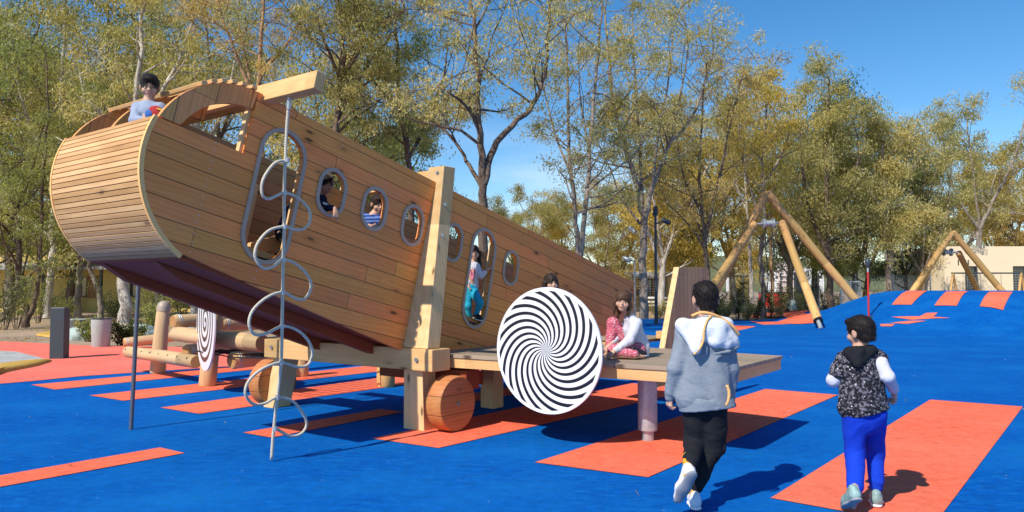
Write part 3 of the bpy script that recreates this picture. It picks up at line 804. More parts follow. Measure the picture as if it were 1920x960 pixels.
wl(MB().tube(cat(mainp, 6), .0135, 10).build('rope_strand', M['rope'], rope, smooth=True))
lp = [(538, 300), (515, 306), (494, 335), (491, 362), (503, 373), (533, 362), (560, 372), (580, 395), (580, 418), (567, 430), (550, 430), (533, 425), (505, 432), (484, 455), (478, 480), (492, 502), (512, 500), (530, 487), (555, 495), (578, 518), (583, 540), (572, 560), (555, 560), (530, 548), (500, 558), (474, 582), (467, 608), (478, 627), (500, 625), (529, 612), (555, 618), (576, 636), (586, 660), (578, 683), (558, 688), (527, 680), (495, 690), (468, 712), (460, 738), (474, 757), (495, 757), (520, 745), (548, 752), (568, 775), (575, 795), (566, 812), (545, 818), (517, 803)]
_mw = [(178, -.19)] + [(y, FR(x, y, -1.757)[1]) for x, y in [(538, 235), (535, 300), (533, 425), (530, 548), (527, 680), (520, 745), (513, 808), (509, 864)]]
def rpF(x, y):                          # the loops swing in the plane along the fuselage
    w_ = float(np.interp(y, [a for a, b in _mw], [b for a, b in _mw])); r = ray(x, y); p0 = O + w_ * Wv; t = np.dot(p0 - _C, Wv) / np.dot(r, Wv); p = _C + t * r; return (p[0], p[1], max(p[2], .02))
lpp = [rpF(x, y) for i, (x, y) in enumerate(lp)]
wl(MB().tube(cat(lpp, 5), .0125, 10).build('rope_loop', M['rope'], rope, smooth=True))
for x, y in [(538, 300), (533, 362), (533, 425), (531, 487), (530, 548), (529, 612), (527, 680), (520, 745), (516, 804)]:
    q = Vector(rp(x, y)); wl(MB().tube([q + Vector((0, 0, .018)), q - Vector((0, 0, .018))], .021, 10).build('rope_clamp', M['galv'], rope, smooth='auto'))
q0 = Vector(rp(543, 172)); q1 = Vector(rp(541, 205)); wl(MB().tube([q0 + Vector((0, 0, .02)), q0, q1], [.028, .022, .018], 12).build('rope_ferrule', M['galv'], rope, smooth='auto'))
p0 = WLD(-1.755, 2.35, 0); p1 = WLD(-1.72, 2.24, 3.08)
tag(MB().tube([p0, p1], .021, 16).build('sliding_pole', M['pole'], smooth='auto'), 'slim grey steel pole rising beneath the far side of the raised nose', 'pole')

# ------------------------------------------------------------------ log climber on the left
lc = empty('log_climber', tuple(G(388, 722)), 0, 'climber of stacked debarked logs on round posts under the raised nose', 'play structure')
inv = Matrix.Translation(-Vector(lc.location))
def LG(name, a, b_, r, seed=0, mat='log', ends=True, **k):
    o = log(name, a, b_, r, M[mat], lc, seed=seed, **k); o.matrix_parent_inverse = inv
    if ends:
        d = (Vector(b_) - Vector(a)).length
        for z in (-.003, d + .003):
            e = lathe([(r * .80, -.002), (r * .80, .002)], 20).build('log_end', M['logend'], o, loc=(0, 0, z))
        for z in (.07, .10): lathe([(r * 1.012, -.008), (r * 1.018, 0), (r * 1.012, .008)], 24).build('steel_band', M['galv'], o, loc=(0, 0, z), smooth=True)
    return o
pA = G(295, 700); pB = G(388, 724); pC = G(566, 706); pD = G(724, 725)
A1 = LG('log_post', tuple(pA), (pA[0] + .06, pA[1] + .05, 1.08), .125, 1, ends=False, taper=.85)
lathe([(.112, 0), (.112, .07), (.10, .12), (.07, .165), (.02, .185)], 24).build('post_cap', M['ring'], A1, loc=(0, 0, 1.06), smooth='auto')
LG('log_post', tuple(pB), (pB[0] + .1, pB[1] + .1, 1.45), .125, 2, ends=False, taper=.9)
LG('log_post', tuple(pC), (pC[0], pC[1], .60), .11, 3, ends=False)
LG('log_post', tuple(pD), (pD[0], pD[1], .66), .13, 4, ends=False, mat='logy')
U = -Wv
def DD(x, y, z): return tuple(G(x, y, z)[:2]) + (z,)
# L1, the front beam with peg holes
p = DD(240, 659, .36); q = DD(368, 678, .36); b1 = LG('log_beam', p, q, .10, 5, ends=False)
dirv = (Vector(q) - Vector(p)).normalized(); ln = (Vector(q) - Vector(p)).length
for i in range(8):
    z = .12 + i * (ln - .25) / 7
    c0 = Vector((0, 0, z)); toc = b1.rotation_euler.to_matrix().inverted() @ (Vector((.35, -.9, .25)).normalized())
    toc.z = 0; toc.normalize(); MB().tube([c0 + toc * .085, c0 + toc * .1045], .016, 10).build('peg_hole', M['winframe'], b1)
def run(x, y, z, L_, r, seed, dz=0.): 
    p = np.array(DD(x, y, z)); q = p + Fv * L_ + np.array([0, 0, dz]); return LG('log_beam', tuple(p), tuple(q), r, seed)
run(324, 602, .95, 3.6, .105, 6)
run(414, 607, .88, 2.6, .11, 16)
run(347, 660, .47, 3.4, .105, 7, .12)
run(434, 676, .47, 2.2, .115, 8, .06)
p = DD(330, 626, .75); q = DD(492, 644, .72); LG('log_beam', p, q, .115, 9, ends=False)
p = G(232, 643, .14); LG('log_beam', tuple(p), (p[0] + 3.2, p[1] + 2.2, .55), .12, 10)
# the rope net of the left wing, level between the logs
nb_ = MB(); n0, n1, m0, m1, nzv = .25, 2.05, 2.7, 4.55, .56
for i in range(11):
    s_ = n0 + (n1 - n0) * i / 10; nb_.tube([WLD(s_, m0, nzv), WLD(s_, (m0 + m1) / 2, nzv - .04), WLD(s_, m1, nzv)], .009, 6)
    w_ = m0 + (m1 - m0) * i / 10; nb_.tube([WLD(n0, w_, nzv), WLD((n0 + n1) / 2, w_, nzv - .04), WLD(n1, w_, nzv)], .009, 6)
net = nb_.build('rope_net', M['blackr'], lc); net.matrix_parent_inverse = inv
d2 = disc('target_disc', tuple(D(386, 612, 10.5)), (-.84, -.545, 0.0), .62, disc_mat('spiral_disc', 'spiral'), lc); d2.matrix_parent_inverse = inv

# ================================================================== THINGS FURTHER OFF
def big_swing(apex, bl_, br_, sl, sr, tl, tr, rad, label, front_only=False):
    t = empty('log_swing_frame', (apex[0], apex[1], 0), 0, label, 'swing frame', 'pointed log swing frames'); inv = Matrix.Translation(-Vector(t.location))
    def lg(a, b, r, sd):
        o = log('swing_leg', a, b, r, M['logy'], t, seed=sd, wob=.02); o.matrix_parent_inverse = inv; return o
    legs = [lg(bl_, apex, rad, 1), lg(br_, apex, rad, 2)]
    for a, b_, sd in ((sl, tl, 3), (sr, tr, 4)):
        a = Vector(a); b_ = Vector(b_); d = (b_ - a).normalized()
        l = lg(tuple(a + d * .45), tuple(b_), rad * .9, sd)
        MB().tube([(0, 0, -.45), (0, 0, .03)], rad * .42, 16).build('steel_foot', M['galv'], l, smooth='auto')
        lathe([(rad * .92, -.02), (rad * .94, .0), (rad * .92, .10)], 24).build('rubber_sleeve', M['blackr'], l)
    c0 = Vector(tl) + (Vector(tl) - Vector(tr)).normalized() * .1; c1 = Vector(tr) - (Vector(tl) - Vector(tr)).normalized() * .1; mid = (c0 + c1) / 2
    o = MB().tube([c0, c1], .05, 12).build('crossbar', M['galv'], t, smooth='auto'); o.matrix_parent_inverse = inv
    d = (c1 - c0).normalized()
    h = MB().tube([mid - d * .24, mid - d * .235, mid - d * .17, mid - d * .165, mid + d * .165, mid + d * .17, mid + d * .235, mid + d * .24], [.01, .22, .22, .13, .13, .22, .22, .01], 20).build('swivel_hub', M['galv'], t, smooth='auto'); h.matrix_parent_inverse = inv
    return t, mid
t1, mid = big_swing((11.3, 33, 5.72), (8.3, 33, 0), (15.2, 33, .9), (6.23, 27.0, 0), (11.08, 26.85, 0), (10.55, 32.4, 4.25), (11.75, 32.4, 4.32), .178, 'tall pointed frame of four yellow logs with steel crossbar behind the walking boys')
for q in (-.12, .14):
    o = MB().tube(cat([(mid.x + q, mid.y, mid.z - .2), (mid.x + q * 1.4, mid.y - .1, mid.z - 1.1), (mid.x + q * .6, mid.y - .1, mid.z - 2.2), (mid.x + q * .8, mid.y, mid.z - 3.0)], 5), .022, 6).build('swing_rope', M['blackr'], t1)
    o.matrix_parent_inverse = Matrix.Translation(-Vector(t1.location))
big_swing((24.85, 42, 4.62), (21.6, 42, 0), (28.6, 42, 0), (24.2, 45.8, .0), (29.2, 45.8, .0), (24.2, 42.5, 3.55), (25.45, 42.5, 3.5), .175, 'pointed yellow log frame rising beyond the blue mound before the cream building')
def small_swing(x0, x1, Y, h, label):
    t = empty('small_swing', (x0, Y, 0), 0, label, 'swing', 'small swings beyond the mound')
    for xx in (0, x1 - x0):
        for s in (-1, 1):
            MB().tube([(xx + s * .85 * .8, s * .5, 0), (xx, 0, h)], .07, 10).build('swing_leg', M['logy'], t, smooth='auto')
    MB().tube([(-.1, 0, h), (x1 - x0 + .1, 0, h)], .045, 10).build('crossbar', M['darkgrey'], t)
    for k in (.35, .65):
        xm = (x1 - x0) * k
        for s in (-.22, .22): MB().tube([(xm + s, 0, h), (xm + s, 0, .55)], .012, 5).build('chain', M['darkgrey'], t)
        MB().box((xm - .24, -.1, .52), (xm + .24, .1, .56)).build('swing_seat', M['blackr'], t)
a = D(1787, 512, 46)
small_swing(a[0], a[0] + 4.2, 46, 2.4, 'small brown wooden swing seen under the far pointed log frame')

# cream building on the right
bx0 = D(1770, 463, 56)[0]; by = 56; bz = 4.62
cb = empty('cream_building', (bx0, by, 0), 0, 'long low cream building with barred dark windows at the right edge', 'building')
ww = 22
wins = [(D(x0, 500, 56)[0] - bx0, D(x1, 500, 56)[0] - bx0) for x0, x1 in ((1809, 1833), (1899, 1926))] + [(10.5, 11.6), (14, 15.1)]
zs0, zs1 = .9, 1.45 + 42 / 1400 * 56
MB().prism([(0, -.1), (ww, -.1), (ww, bz - .1), (ww * .3, bz), (0, bz + .0)], 0, .25, [[(a, zs0), (b_, zs0), (b_, zs1), (a, zs1)] for a, b_ in wins]).build('front_wall', M['cream'], cb)
MB().box((0, .25, -.1), (.25, 9, bz)).build('side_wall', M['cream'], cb); MB().box((ww - .25, .25, -.1), (ww, 9, bz)).build('side_wall', M['cream'], cb)
MB().box((.25, 8.75, -.1), (ww - .25, 9, bz)).build('back_wall', M['cream'], cb); MB().box((.25, .25, bz - .5), (ww - .25, 8.75, bz - .3)).build('roof', M['roofgrey'], cb)
for a, b_ in wins:
    f = MB().prism([(a, zs0), (b_, zs0), (b_, zs1), (a, zs1)], .05, .12, [[(a + .09, zs0 + .09), (b_ - .09, zs0 + .09), (b_ - .09, zs1 - .09), (a + .09, zs1 - .09)]]).build('window_frame', M['winframe'], cb)
    MB().box((a, .16, zs0), (b_, .18, zs1)).build('pane', M['glass'], f)
    g_ = MB()
    for i in range(1, 9): z = zs0 + (zs1 - zs0 - .45) * i / 9; g_.box((a + .02, -.05, z - .012), (b_ - .02, -.03, z + .012))
    for i in range(1, 6): x = a + (b_ - a) * i / 6; g_.box((x - .012, -.028, zs0), (x + .012, -.008, zs1 - .45))
    g_.build('window_grille', M['wire'], f)
for x in (1.0, 1.75): MB().box((x, -.03, 3.2), (x + .07, -.001, 3.6)).build('wall_slot', M['winframe'], cb)

# yellow building with awning on the left, and one seen in the middle
def yb(name, x0, x1, Y, zlow, zaw, ztop, label):
    t = empty(name, (x0, Y, 0), 0, label, 'building'); L_ = x1 - x0
    n = max(2, int(L_ / 3.2)); wn = [(1.0 + i * L_ / n, 1.0 + i * L_ / n + 1.2) for i in range(n)]
    MB().prism([(0, -.1), (L_, -.1), (L_, zaw), (0, zaw)], 0, .25, [[(a, .9), (b_, .9), (b_, 2.2), (a, 2.2)] for a, b_ in wn]).build('front_wall', M['yellowwall'], t)
    MB().box((0, .6, zaw - .001), (L_, .9, ztop)).build('upper_wall', M['yellowwall'], t)
    MB().box((0, .25, 0), (.25, 8, ztop)).build('side_wall', M['yellowwall'], t); MB().box((L_ - .25, .25, 0), (L_, 8, ztop)).build('side_wall', M['yellowwall'], t)
    MB().box((.25, 7.7, 0), (L_ - .25, 8, ztop)).build('back_wall', M['yellowwall'], t)
    MB().hexa([(-.3, -1.9, zaw - .35), (L_ + .3, -1.9, zaw - .35), (L_ + .3, .6, zaw), (-.3, .6, zaw), (-.3, -1.9, zaw - .2), (L_ + .3, -1.9, zaw - .2), (L_ + .3, .6, zaw + .16), (-.3, .6, zaw + .16)]).build('canopy', M['roofgrey'], t)
    k = 0
    while k * 3.5 < L_: MB().box((k * 3.5, -1.75, 0), (k * 3.5 + .14, -1.6, zaw - .36)).build('canopy_post', M['darkgrey'], t); k += 1
    for i, (a, b_) in enumerate(wn):
        f = MB().prism([(a, .9), (b_, .9), (b_, 2.2), (a, 2.2)], .04, .11, [[(a + .08, .98), (b_ - .08, .98), (b_ - .08, 2.12), (a + .08, 2.12)]]).build('window_frame', M['winframe'], t)
        MB().box((a, .14, .9), (b_, .16, 2.2)).build('pane', M['glass'], f)
        if i % 2: MB().box((b_ + .02, -.06, .85), (b_ + .75, -.003, 2.25)).build('shutter', M['shutter'], t)
    return t
yb('yellow_building', -39, -15.5, 47, 0, 2.95, 7.0, 'long yellow building with grey canopy and brown shutters behind the left trees')
yb('yellow_building', 5.2, 12.2, 58, 0, 2.6, 2.9, 'low yellow building seen between the tail and the tilted board')

# mesh fence along the far side
def fence(x0, x1, Y, h, label, gate=False):
    t = empty('wire_fence', (x0, Y, 0), 0, label, 'fence'); n = int((x1 - x0) / 2.5)
    for i in range(n + 1): MB().box((i * 2.5 - .035, -.035, -.05), (i * 2.5 + .035, .035, h + .1)).build('fence_post', M['wire'], t)
    b = MB()
    for k in range(14): z = .08 + (h - .1) * k / 13; b.box((0, -.008, z - .007), (n * 2.5, .004, z + .007))
    for k in range(int(n * 2.5 / .25)): b.box((k * .25, .005, .05), (k * .25 + .010, .012, h))
    b.build('wire_mesh', M['wire'], t); return t
fence(8, 28.5, 50, 2.3, 'grey wire mesh fence running behind the log frames to the cream building')
fence(3, 8, 50.5, 1.9, 'short grey wire fence standing behind the tilted tail board')
gt = empty('white_gate', (*D(1576, 500, 43)[:2], 0), 0, 'white framed mesh gate beside the red pole at the mound', 'gate')
gw = D(1613, 500, 43)[0] - D(1576, 500, 43)[0]; gz1 = 1.45 + 14 / 1400 * 43; gz0 = .48
MB().prism([(0, gz0), (gw, gz0), (gw, gz1), (0, gz1)], 0, .05, [[(.06, gz0 + .06), (gw / 2 - .03, gz0 + .06), (gw / 2 - .03, gz1 - .06), (.06, gz1 - .06)], [(gw / 2 + .03, gz0 + .06), (gw - .06, gz0 + .06), (gw - .06, gz1 - .06), (gw / 2 + .03, gz1 - .06)]]).build('gate_frame', M['white'], gt)
MB().box((.06, .01, (gz0 + gz1) / 2 - .03), (gw - .06, .04, (gz0 + gz1) / 2 + .02)).build('gate_rail', M['white'], gt)
b = MB()
for k in range(1, 12): b.box((.06 + k * (gw - .12) / 12, .02, gz0 + .05), (.068 + k * (gw - .12) / 12, .028, gz1 - .05))
for k in range(1, 18): b.box((.06, .03, gz0 + k * (gz1 - gz0) / 18), (gw - .06, .038, gz0 + k * (gz1 - gz0) / 18 + .008))
b.build('gate_mesh', M['wire'], gt)
for x in (0, gw): MB().box((x - .04, .05, -.05), (x + .04, .11, gz1)).build('gate_post', M['white'], gt)

# red pole with black head on the mound edge
q = GH(1629, 594); rp_ = empty('red_pole', (q[0], q[1], q[2] - .01), 0, 'slim red pole with black egg-shaped head on the edge of the mound', 'pole')
sc = q[1] / 1400
MB().tube([(0, 0, 0), (0, 0, 84 * sc)], .034, 12).build('shaft', M['red'], rp_, smooth='auto')
MB().tube([(0, 0, 84 * sc), (0, 0, 92 * sc)], .035, 10).build('neck', M['galv'], rp_, smooth='auto')
lathe([(.02, 0), (.06, .08), (.10, .22), (.08, .34), (.02, .38)], 18).build('head', M['darkgrey'], rp_, loc=(0, 0, 91 * sc), smooth=True)
lathe([(.32, 0), (.32, .03), (.08, .04)], 20).build('base_plate', M['darkgrey'], rp_)

# bollard, bins, planters at the left
q = G(111, 672); bo = empty('bollard', tuple(q), R(8), 'dark square bollard standing on the coral surface', 'bollard')
MB().box((-.135, -.135, 0), (.135, .135, 1.04)).build('column', M['darkgrey'], bo, bevel=.006)
MB().box((-.12, -.12, 1.041), (.12, .12, 1.055)).build('cap', M['pole'], bo, bevel=.004)
q = G(189, 650); bi = empty('litter_bin', tuple(q), 0, 'tall round concrete litter bin with dark rim behind the bollard', 'bin')
lathe([(.19, 0), (.205, .02), (.232, .66), (.235, .68), (.20, .69), (.195, .55)], 32).build('drum', M['concrete'], bi, smooth='auto')
lathe([(.238, .685), (.242, .69), (.238, .705), (.20, .705), (.20, .69)], 32).build('rim', M['darkgrey'], bi, smooth='auto')
q = G(141, 631); pb = empty('litter_bin', tuple(q), 0, 'low round grey bin half hidden behind the dark bollard', 'bin')
lathe([(.28, 0), (.30, .02), (.30, .50), (.26, .51), (.25, .4)], 28).build('drum', M['pole'], pb, smooth='auto'); lathe([(.305, .50), (.31, .52), (.26, .53)], 28).build('rim', M['concrete'], pb, smooth='auto')
q = G(1486, 589); pb = empty('litter_bin', tuple(q), 0, 'round pale concrete bin among shrubs inside the tall log frame', 'bin')
lathe([(.33, 0), (.35, .02), (.35, .78), (.30, .80), (.29, .6)], 28).build('drum', M['concrete'], pb, smooth='auto'); lathe([(.355, .78), (.355, .80), (.3, .81)], 28).build('rim', M['galv'], pb, smooth='auto')
# rocks by the big pale trunk
def rock(x, y, r, sd, label):
    V, Q = surf([('e', (0, 0, r * .4), (r, r * .8, r * .62)), ('e', (r * .4, .1 * r, r * .3), (r * .7, r * .7, r * .5))], k=.1, res=r / 9, fold=(.12 * r, 5 / r, sd))
    o = smesh('rock', (V, Q), M['concrete'], lap=0); o.location = tuple(G(x, y) + np.array([0, 0, -.05])); tag(o, label, 'rock', 'pale rocks near the litter bin')
rock(152, 637, .42, 1, 'pale rock just left of the tall concrete bin'); rock(262, 634, .45, 2, 'pale rock behind the slim steel pole'); rock(345, 634, .4, 3, 'pale rock behind the upright capped log')

# floodlight poles
def flood(px, py_top, Y, heads, label, r=.07):
    q = D(px, 541, Y); t = empty('floodlight_pole', (q[0], Y, 0), 0, label, 'floodlight'); h = float(D(px, py_top, Y)[2])
    MB().tube([(0, 0, -.02), (0, 0, h)], [r, r * .7], 12).build('mast', M['galv'] if r < .07 else M['darkgrey'], t, smooth='auto')
    for dx, dz, yaw, tl in heads:
        hd = MB().tube([(0, 0, -.20), (0, 0, -.19), (0, 0, .12), (0, 0, .19), (0, 0, .20)], [.05, .10, .10, .06, .02], 18).build('lamp_head', M['darkgrey'] if r >= .07 else M['galv'], t, loc=(dx, 0, h + dz), rot=(tl, 0, yaw), smooth='auto')
        MB().box((-.03, -.03, -.05), (.03, .03, .05)).build('bracket', M['darkgrey'], hd, loc=(0, 0, 0))
        MB().tube([(0, 0, h + dz - .1), (dx, 0, h + dz)], .03, 8).build('arm', M['darkgrey'], t)
flood(1230, 400, 30, [(.0, .1, 0, R(20)), (.42, -.32, R(-60), R(75))], 'tall dark floodlight mast close beside the grey trunk right of the tail', .07)
flood(1190, 490, 33, [(-.35, .1, R(70), R(-60)), (-.1, 1.4, R(60), R(-50))], 'slim steel floodlight mast just left of the grey trunk', .05)
# white bench and kiosk bits beyond
q = G(1232, 588, 0); bn = empty('white_bench', (D(1232, 575, 44)[0], 44, 0), 0, 'white slatted bench behind the tail step', 'bench')
for z in (.42, .62, .86): MB().box((-.9, -.03, z), (.9, .03, z + .10)).build('slat', M['white'], bn)
for x in (-.8, .7): MB().box((x, -.04, 0), (x + .08, .04, .95)).build('leg', M['white'], bn)
kx = D(1386, 560, 54)[0]; ks = empty('yellow_kiosk', (kx, 54, 0), 0, 'small yellow upright box between the log frame legs', 'kiosk')
MB().box((-.6, -.4, 0), (.6, .4, 2.35)).build('body', M['yellowwall'], ks, bevel=.02); MB().box((-.66, -.46, 2.35), (.66, .46, 2.43)).build('lid', M['roofgrey'], ks)
rx = D(1447, 560, 60)[0]; rk = empty('red_kiosk', (rx, 60, 0), 0, 'low red box seen between trunks under the log frame', 'kiosk')
MB().box((-.9, -.5, 0), (.9, .5, 1.1)).build('body', M['red'], rk, bevel=.02); MB().box((-.95, -.55, 1.10), (.95, .55, 1.17)).build('lid', M['winframe'], rk)
gp = D(1500, 560, 52)[0]; gk = empty('grey_pillar', (gp, 52, 0), 0, 'plain grey upright pillar behind the log frame leg', 'pillar')
MB().box((-.3, -.3, 0), (.3, .3, 2.5)).build('shaft', M['roofgrey'], gk, bevel=.02); MB().box((-.36, -.36, 2.5), (.36, .36, 2.58)).build('cap', M['concrete'], gk)
ox = D(1247, 478, 45)[0]; ol = empty('orange_lamp', (ox, 45, 0), 0, 'orange dome lamp peeking over the top of the tilted board', 'lamp')
MB().tube([(0, 0, 0), (0, 0, 3.0)], .05, 10).build('post', M['darkgrey'], ol); lathe([(.36, 0), (.38, .1), (.30, .55), (.12, .62)], 20).build('shade', M['orangepaint'], ol, loc=(0, 0, 2.95), smooth='auto')
# the pale town on a hill far away
rg = random.Random(11)
hb = MB(); n = 40; vs = []; fs = []
hx = lambda t: -60 + 330 * t
for i in range(n + 1):
    t = i / n; x = hx(t); hh = 8 + 10 * math.exp(-((x - 110) / 70) ** 2) + rg.uniform(-.5, .5)
    vs += [(x, 330, -.5), (x, 345, hh * .5), (x, 370, hh)]
for i in range(n):
    for k in (0, 1): fs.append((i * 3 + k, i * 3 + 3 + k, i * 3 + 4 + k, i * 3 + 1 + k))
M['hill'] = plain('far_hill', (.12, .13, .06), .95, var=.4, scale=.3)
h_ = hb.add(vs, fs).build('far_hill', M['hill'], smooth=True); h_['kind'] = 'structure'
M['win_town'] = plain('town_window', (.12, .13, .15), .3)
descr = ['white', 'pink']
spots = [(1372, 499, 1400, 518, 0), (1398, 505, 1412, 521, 0), (1440, 502, 1462, 524, 0), (1458, 494, 1480, 512, 1), (1460, 508, 1492, 527, 1), (1480, 500, 1500, 514, 0), (1502, 503, 1528, 522, 0), (1524, 508, 1545, 524, 0), (1378, 514, 1404, 527, 1)]
tl = ['white block left of the trunks inside the log frame', 'narrow white block just left of the double trunk', 'white flats with balconies right of the orange trunk', 'pink flats topmost of the far hillside', 'pink flats low on the far hillside', 'white block right of the topmost pink flats', 'white flats seen through the log legs', 'small white block behind the right log leg', 'low pink block at the foot of the far hill left of the trunks']
for (x0, y0, x1, y1, c), lb in zip(spots, tl):
    Y = 300 + rg.uniform(0, 12) - (y1 - 510) * 1.5; a = D(x0, y0, Y); b_ = D(x1, y1, Y); W_ = b_[0] - a[0]; H_ = a[2] + .0
    t = empty('apartment_block', (a[0], Y, 0), 0, 'distant ' + lb, 'building', 'distant blocks on the hillside')
    ft_ = max(2, int((a[2] - b_[2]) / 1.5)); nw = max(2, int(W_ / 1.6))
    MB().box((0, 0, -1), (W_, 8, H_)).build('wall', M['citypink'] if c else M['citywhite'], t)
    MB().box((-.1, -.1, H_), (W_ + .1, 8.1, H_ + .25)).build('roof', M['roofgrey'], t)
    for f in range(ft_):
        z = b_[2] + .4 + f * (a[2] - b_[2]) / ft_
        for k in range(nw):
            x = (k + .25) * W_ / nw; MB().box((x, -.06, z), (x + W_ / nw * .45, -.001, z + .8)).build('window', M['win_town'], t)
        MB().box((0, -.7, z - .35), (W_ * .55, -.002, z - .22)).build('balcony', M['citywhite'], t)

# ================================================================== TREES AND SHRUBS
def leaves_mesh(name, C, rad, n, size, mat, parent, rs, droop=.75, tintc=None, zs=.8):
    """n leaf-shaped faces scattered round every clump centre"""
    C = np.asarray(C, float); m = len(C)
    rad = np.broadcast_to(rad, (m,)); n = np.broadcast_to(n, (m,)).astype(int)
    idx = np.repeat(np.arange(m), n); T = len(idx)
    u = rs.normal(size=(T, 3)); u /= np.linalg.norm(u, axis=1)[:, None] + 1e-9
    rr = rs.rand(T) ** .55
    p = C[idx] + u * (rr * rad[idx])[:, None] * np.array([1, 1, zs])
    # sub-clumping: pull leaves towards little twigs
    d = rs.normal(size=(T, 3)) * .55; d[:, 2] -= droop; d /= np.linalg.norm(d, axis=1)[:, None]
    s = rs.normal(size=(T, 3)); s -= d * (s * d).sum(1)[:, None]; s /= np.linalg.norm(s, axis=1)[:, None] + 1e-9
    ln = size[0] * rs.uniform(.65, 1.3, T); wd = size[1] * rs.uniform(.7, 1.3, T)
    a = p; b = p + d * (ln * .45)[:, None] + s * wd[:, None] * .5; c = p + d * ln[:, None]; e = p + d * (ln * .45)[:, None] - s * wd[:, None] * .5
    V = np.stack([a, b, c, e], 1).reshape(-1, 3)
    tc_ = rs.rand(m) if tintc is None else tintc
    tint = np.clip(.55 * tc_[idx] + .45 * rs.rand(T), 0, 1)
    me = bpy.data.meshes.new(name)
    me.vertices.add(len(V)); me.vertices.foreach_set('co', V.astype(np.float32).ravel())
    me.loops.add(T * 4); me.loops.foreach_set('vertex_index', np.arange(T * 4, dtype=np.int32))
    me.polygons.add(T); me.polygons.foreach_set('loop_start', np.arange(0, T * 4, 4, dtype=np.int32)); me.polygons.foreach_set('loop_total', np.full(T, 4, np.int32))
    me.update(calc_edges=True)
    at = me.attributes.new('tint', 'FLOAT', 'POINT'); at.data.foreach_set('value', np.repeat(tint, 4).astype(np.float32))
    return link(name, me, mat, parent)
def grow(rs, H, r0, limbs=None, nl=4, spread=.45, fork=.38, sub=5, lean=(0, 0), up=.5, cz=.35, twig=True):
    """-> list of (points, radii), list of foliage centres"""
    br = []; tips = []
    def wander(p, d, L_, r, rt, seg, wob, upk):
        pts = [np.array(p)]; rad = [r]; d = np.array(d, float); d /= np.linalg.norm(d)
        for i in range(seg):
            d = d + rs.normal(size=3) * wob + np.array([0, 0, upk]) ; d /= np.linalg.norm(d)
            pts.append(pts[-1] + d * L_ / seg); rad.append(r + (rt - r) * (i + 1) / seg)
        br.append((pts, rad)); return pts, rad, d
    mains = []
    if limbs is not None:
        for pts, ra, rb in limbs:
            pts = [np.array(p, float) for p in pts]; n = len(pts); q = []
            cp = [np.array(v) for v in cat([tuple(p) for p in pts], 4)]
            q = [p + rs.normal(size=3) * ra * .12 for p in cp]
            q[0] = cp[0]
            rad = [.72 * (ra + (rb * .8 - ra) * (i / (len(q) - 1)) ** .8) for i in range(len(q))]
            br.append((q, rad)); mains.append((q, rad))
    else:
        tr, rad, d = wander((0, 0, -.1), (lean[0], lean[1], 1), H * fork, r0, r0 * .72, 6, .05, .1)
        for i in range(nl):
            t = 2 * math.pi * (i + rs.rand() * .6) / nl; sp = spread * rs.uniform(.6, 1.3)
            st = tr[-1 - (i % 2)]
            q, rd, _ = wander(st, (math.cos(t) * sp, math.sin(t) * sp, 1), H * (1 - fork) * rs.uniform(.75, 1.0), r0 * rs.uniform(.38, .6), .025, 9, .09, up * .12)
            mains.append((q, rd))
        if nl:
            for k in range(2):
                t = rs.rand() * 6.28; j = rs.randint(3, 5); q, rd, _ = wander(tr[j], (math.cos(t), math.sin(t), .6), H * .22, r0 * .25, .02, 5, .12, .08); mains.append((q, rd))
    for q, rd in mains:
        n = len(q); j0 = max(2, int(n * cz))
        for j in range(j0, n):
            for _ in range(1 if j < n - 1 else 2):
                if rs.rand() > sub / 5 and j < n - 1: continue
                t = rs.rand() * 6.28; L_ = H * rs.uniform(.09, .20) * (1.15 - .4 * j / n)
                q2, rd2, d2 = wander(q[j], (math.cos(t), math.sin(t), rs.uniform(.1, 1.1)), L_, max(.015, rd[j] * .5), .012, 4, .16, .02)
                for i2 in (2, 3, 4):
                    if twig and rs.rand() < .8:
                        t = rs.rand() * 6.28; q3, rd3, _ = wander(q2[i2], (math.cos(t), math.sin(t), rs.uniform(-.3, .7)), L_ * .55, .012, .006, 2, .2, -.05)
                        tips.append(q3[-1]); tips.append((q3[1] + q3[0]) / 2) if rs.rand() < .35 else None
                    elif not twig: tips.append(q2[i2])
                tips.append(q2[-1])
    return br, np.array(tips)
def tubes(br, name, mat, parent, big=9):
    b = MB()
    for pts, rad in br:
        r = max(rad); b.tube([tuple(p) for p in pts], [float(x) for x in rad], big if r > .1 else (6 if r > .04 else 4), caps=False)
    return b.build(name, mat, parent, smooth=True, fixn=False)
def make_tree(name, loc, H, r0, seed, bark, leaf, label=None, group=None, clump=.55, per=26, size=(.16, .042), rz=0., cat_='tree', limbs=None, keep=1.0, tintb=0., **kw):
    rs = np.random.RandomState(seed); t = empty(name, loc, rz, label, cat_, group)
    br, tips = grow(rs, H, r0, limbs, **kw)
    tk = tubes(br, 'trunk', M[bark], t)
    keep *= .86
    if keep < 1: tips = tips[rs.rand(len(tips)) < keep]
    if len(tips):
        vn = np.clip((vnoise(tips, .55, seed) * .5 + .5) * .8 + rs.rand(len(tips)) * .3 - .05 + tintb, 0, 1)
        leaves_mesh('crown', tips, clump * .92 * rs.uniform(.6, 1.3, len(tips)), (per * 3.1 * rs.uniform(.3, 1.7, len(tips))), (size[0] * .86, size[1] * .85), M[leaf], t, rs, tintc=vn)
    return t
def rel(px, Y, pts, base_y=None):
    """picture limb points at distance Y -> offsets from the foot of the tree"""
    q = D(px, 541, Y); out = []
    for p in pts:
        v = D(p[0], p[1], Y + (p[2] if len(p) > 2 else 0)); out.append((v[0] - q[0], v[1] - Y, v[2]))
    return (q[0], Y, 0), out
def T(px, Y): q = D(px, 541, Y); return (float(q[0]), float(Y), 0.)
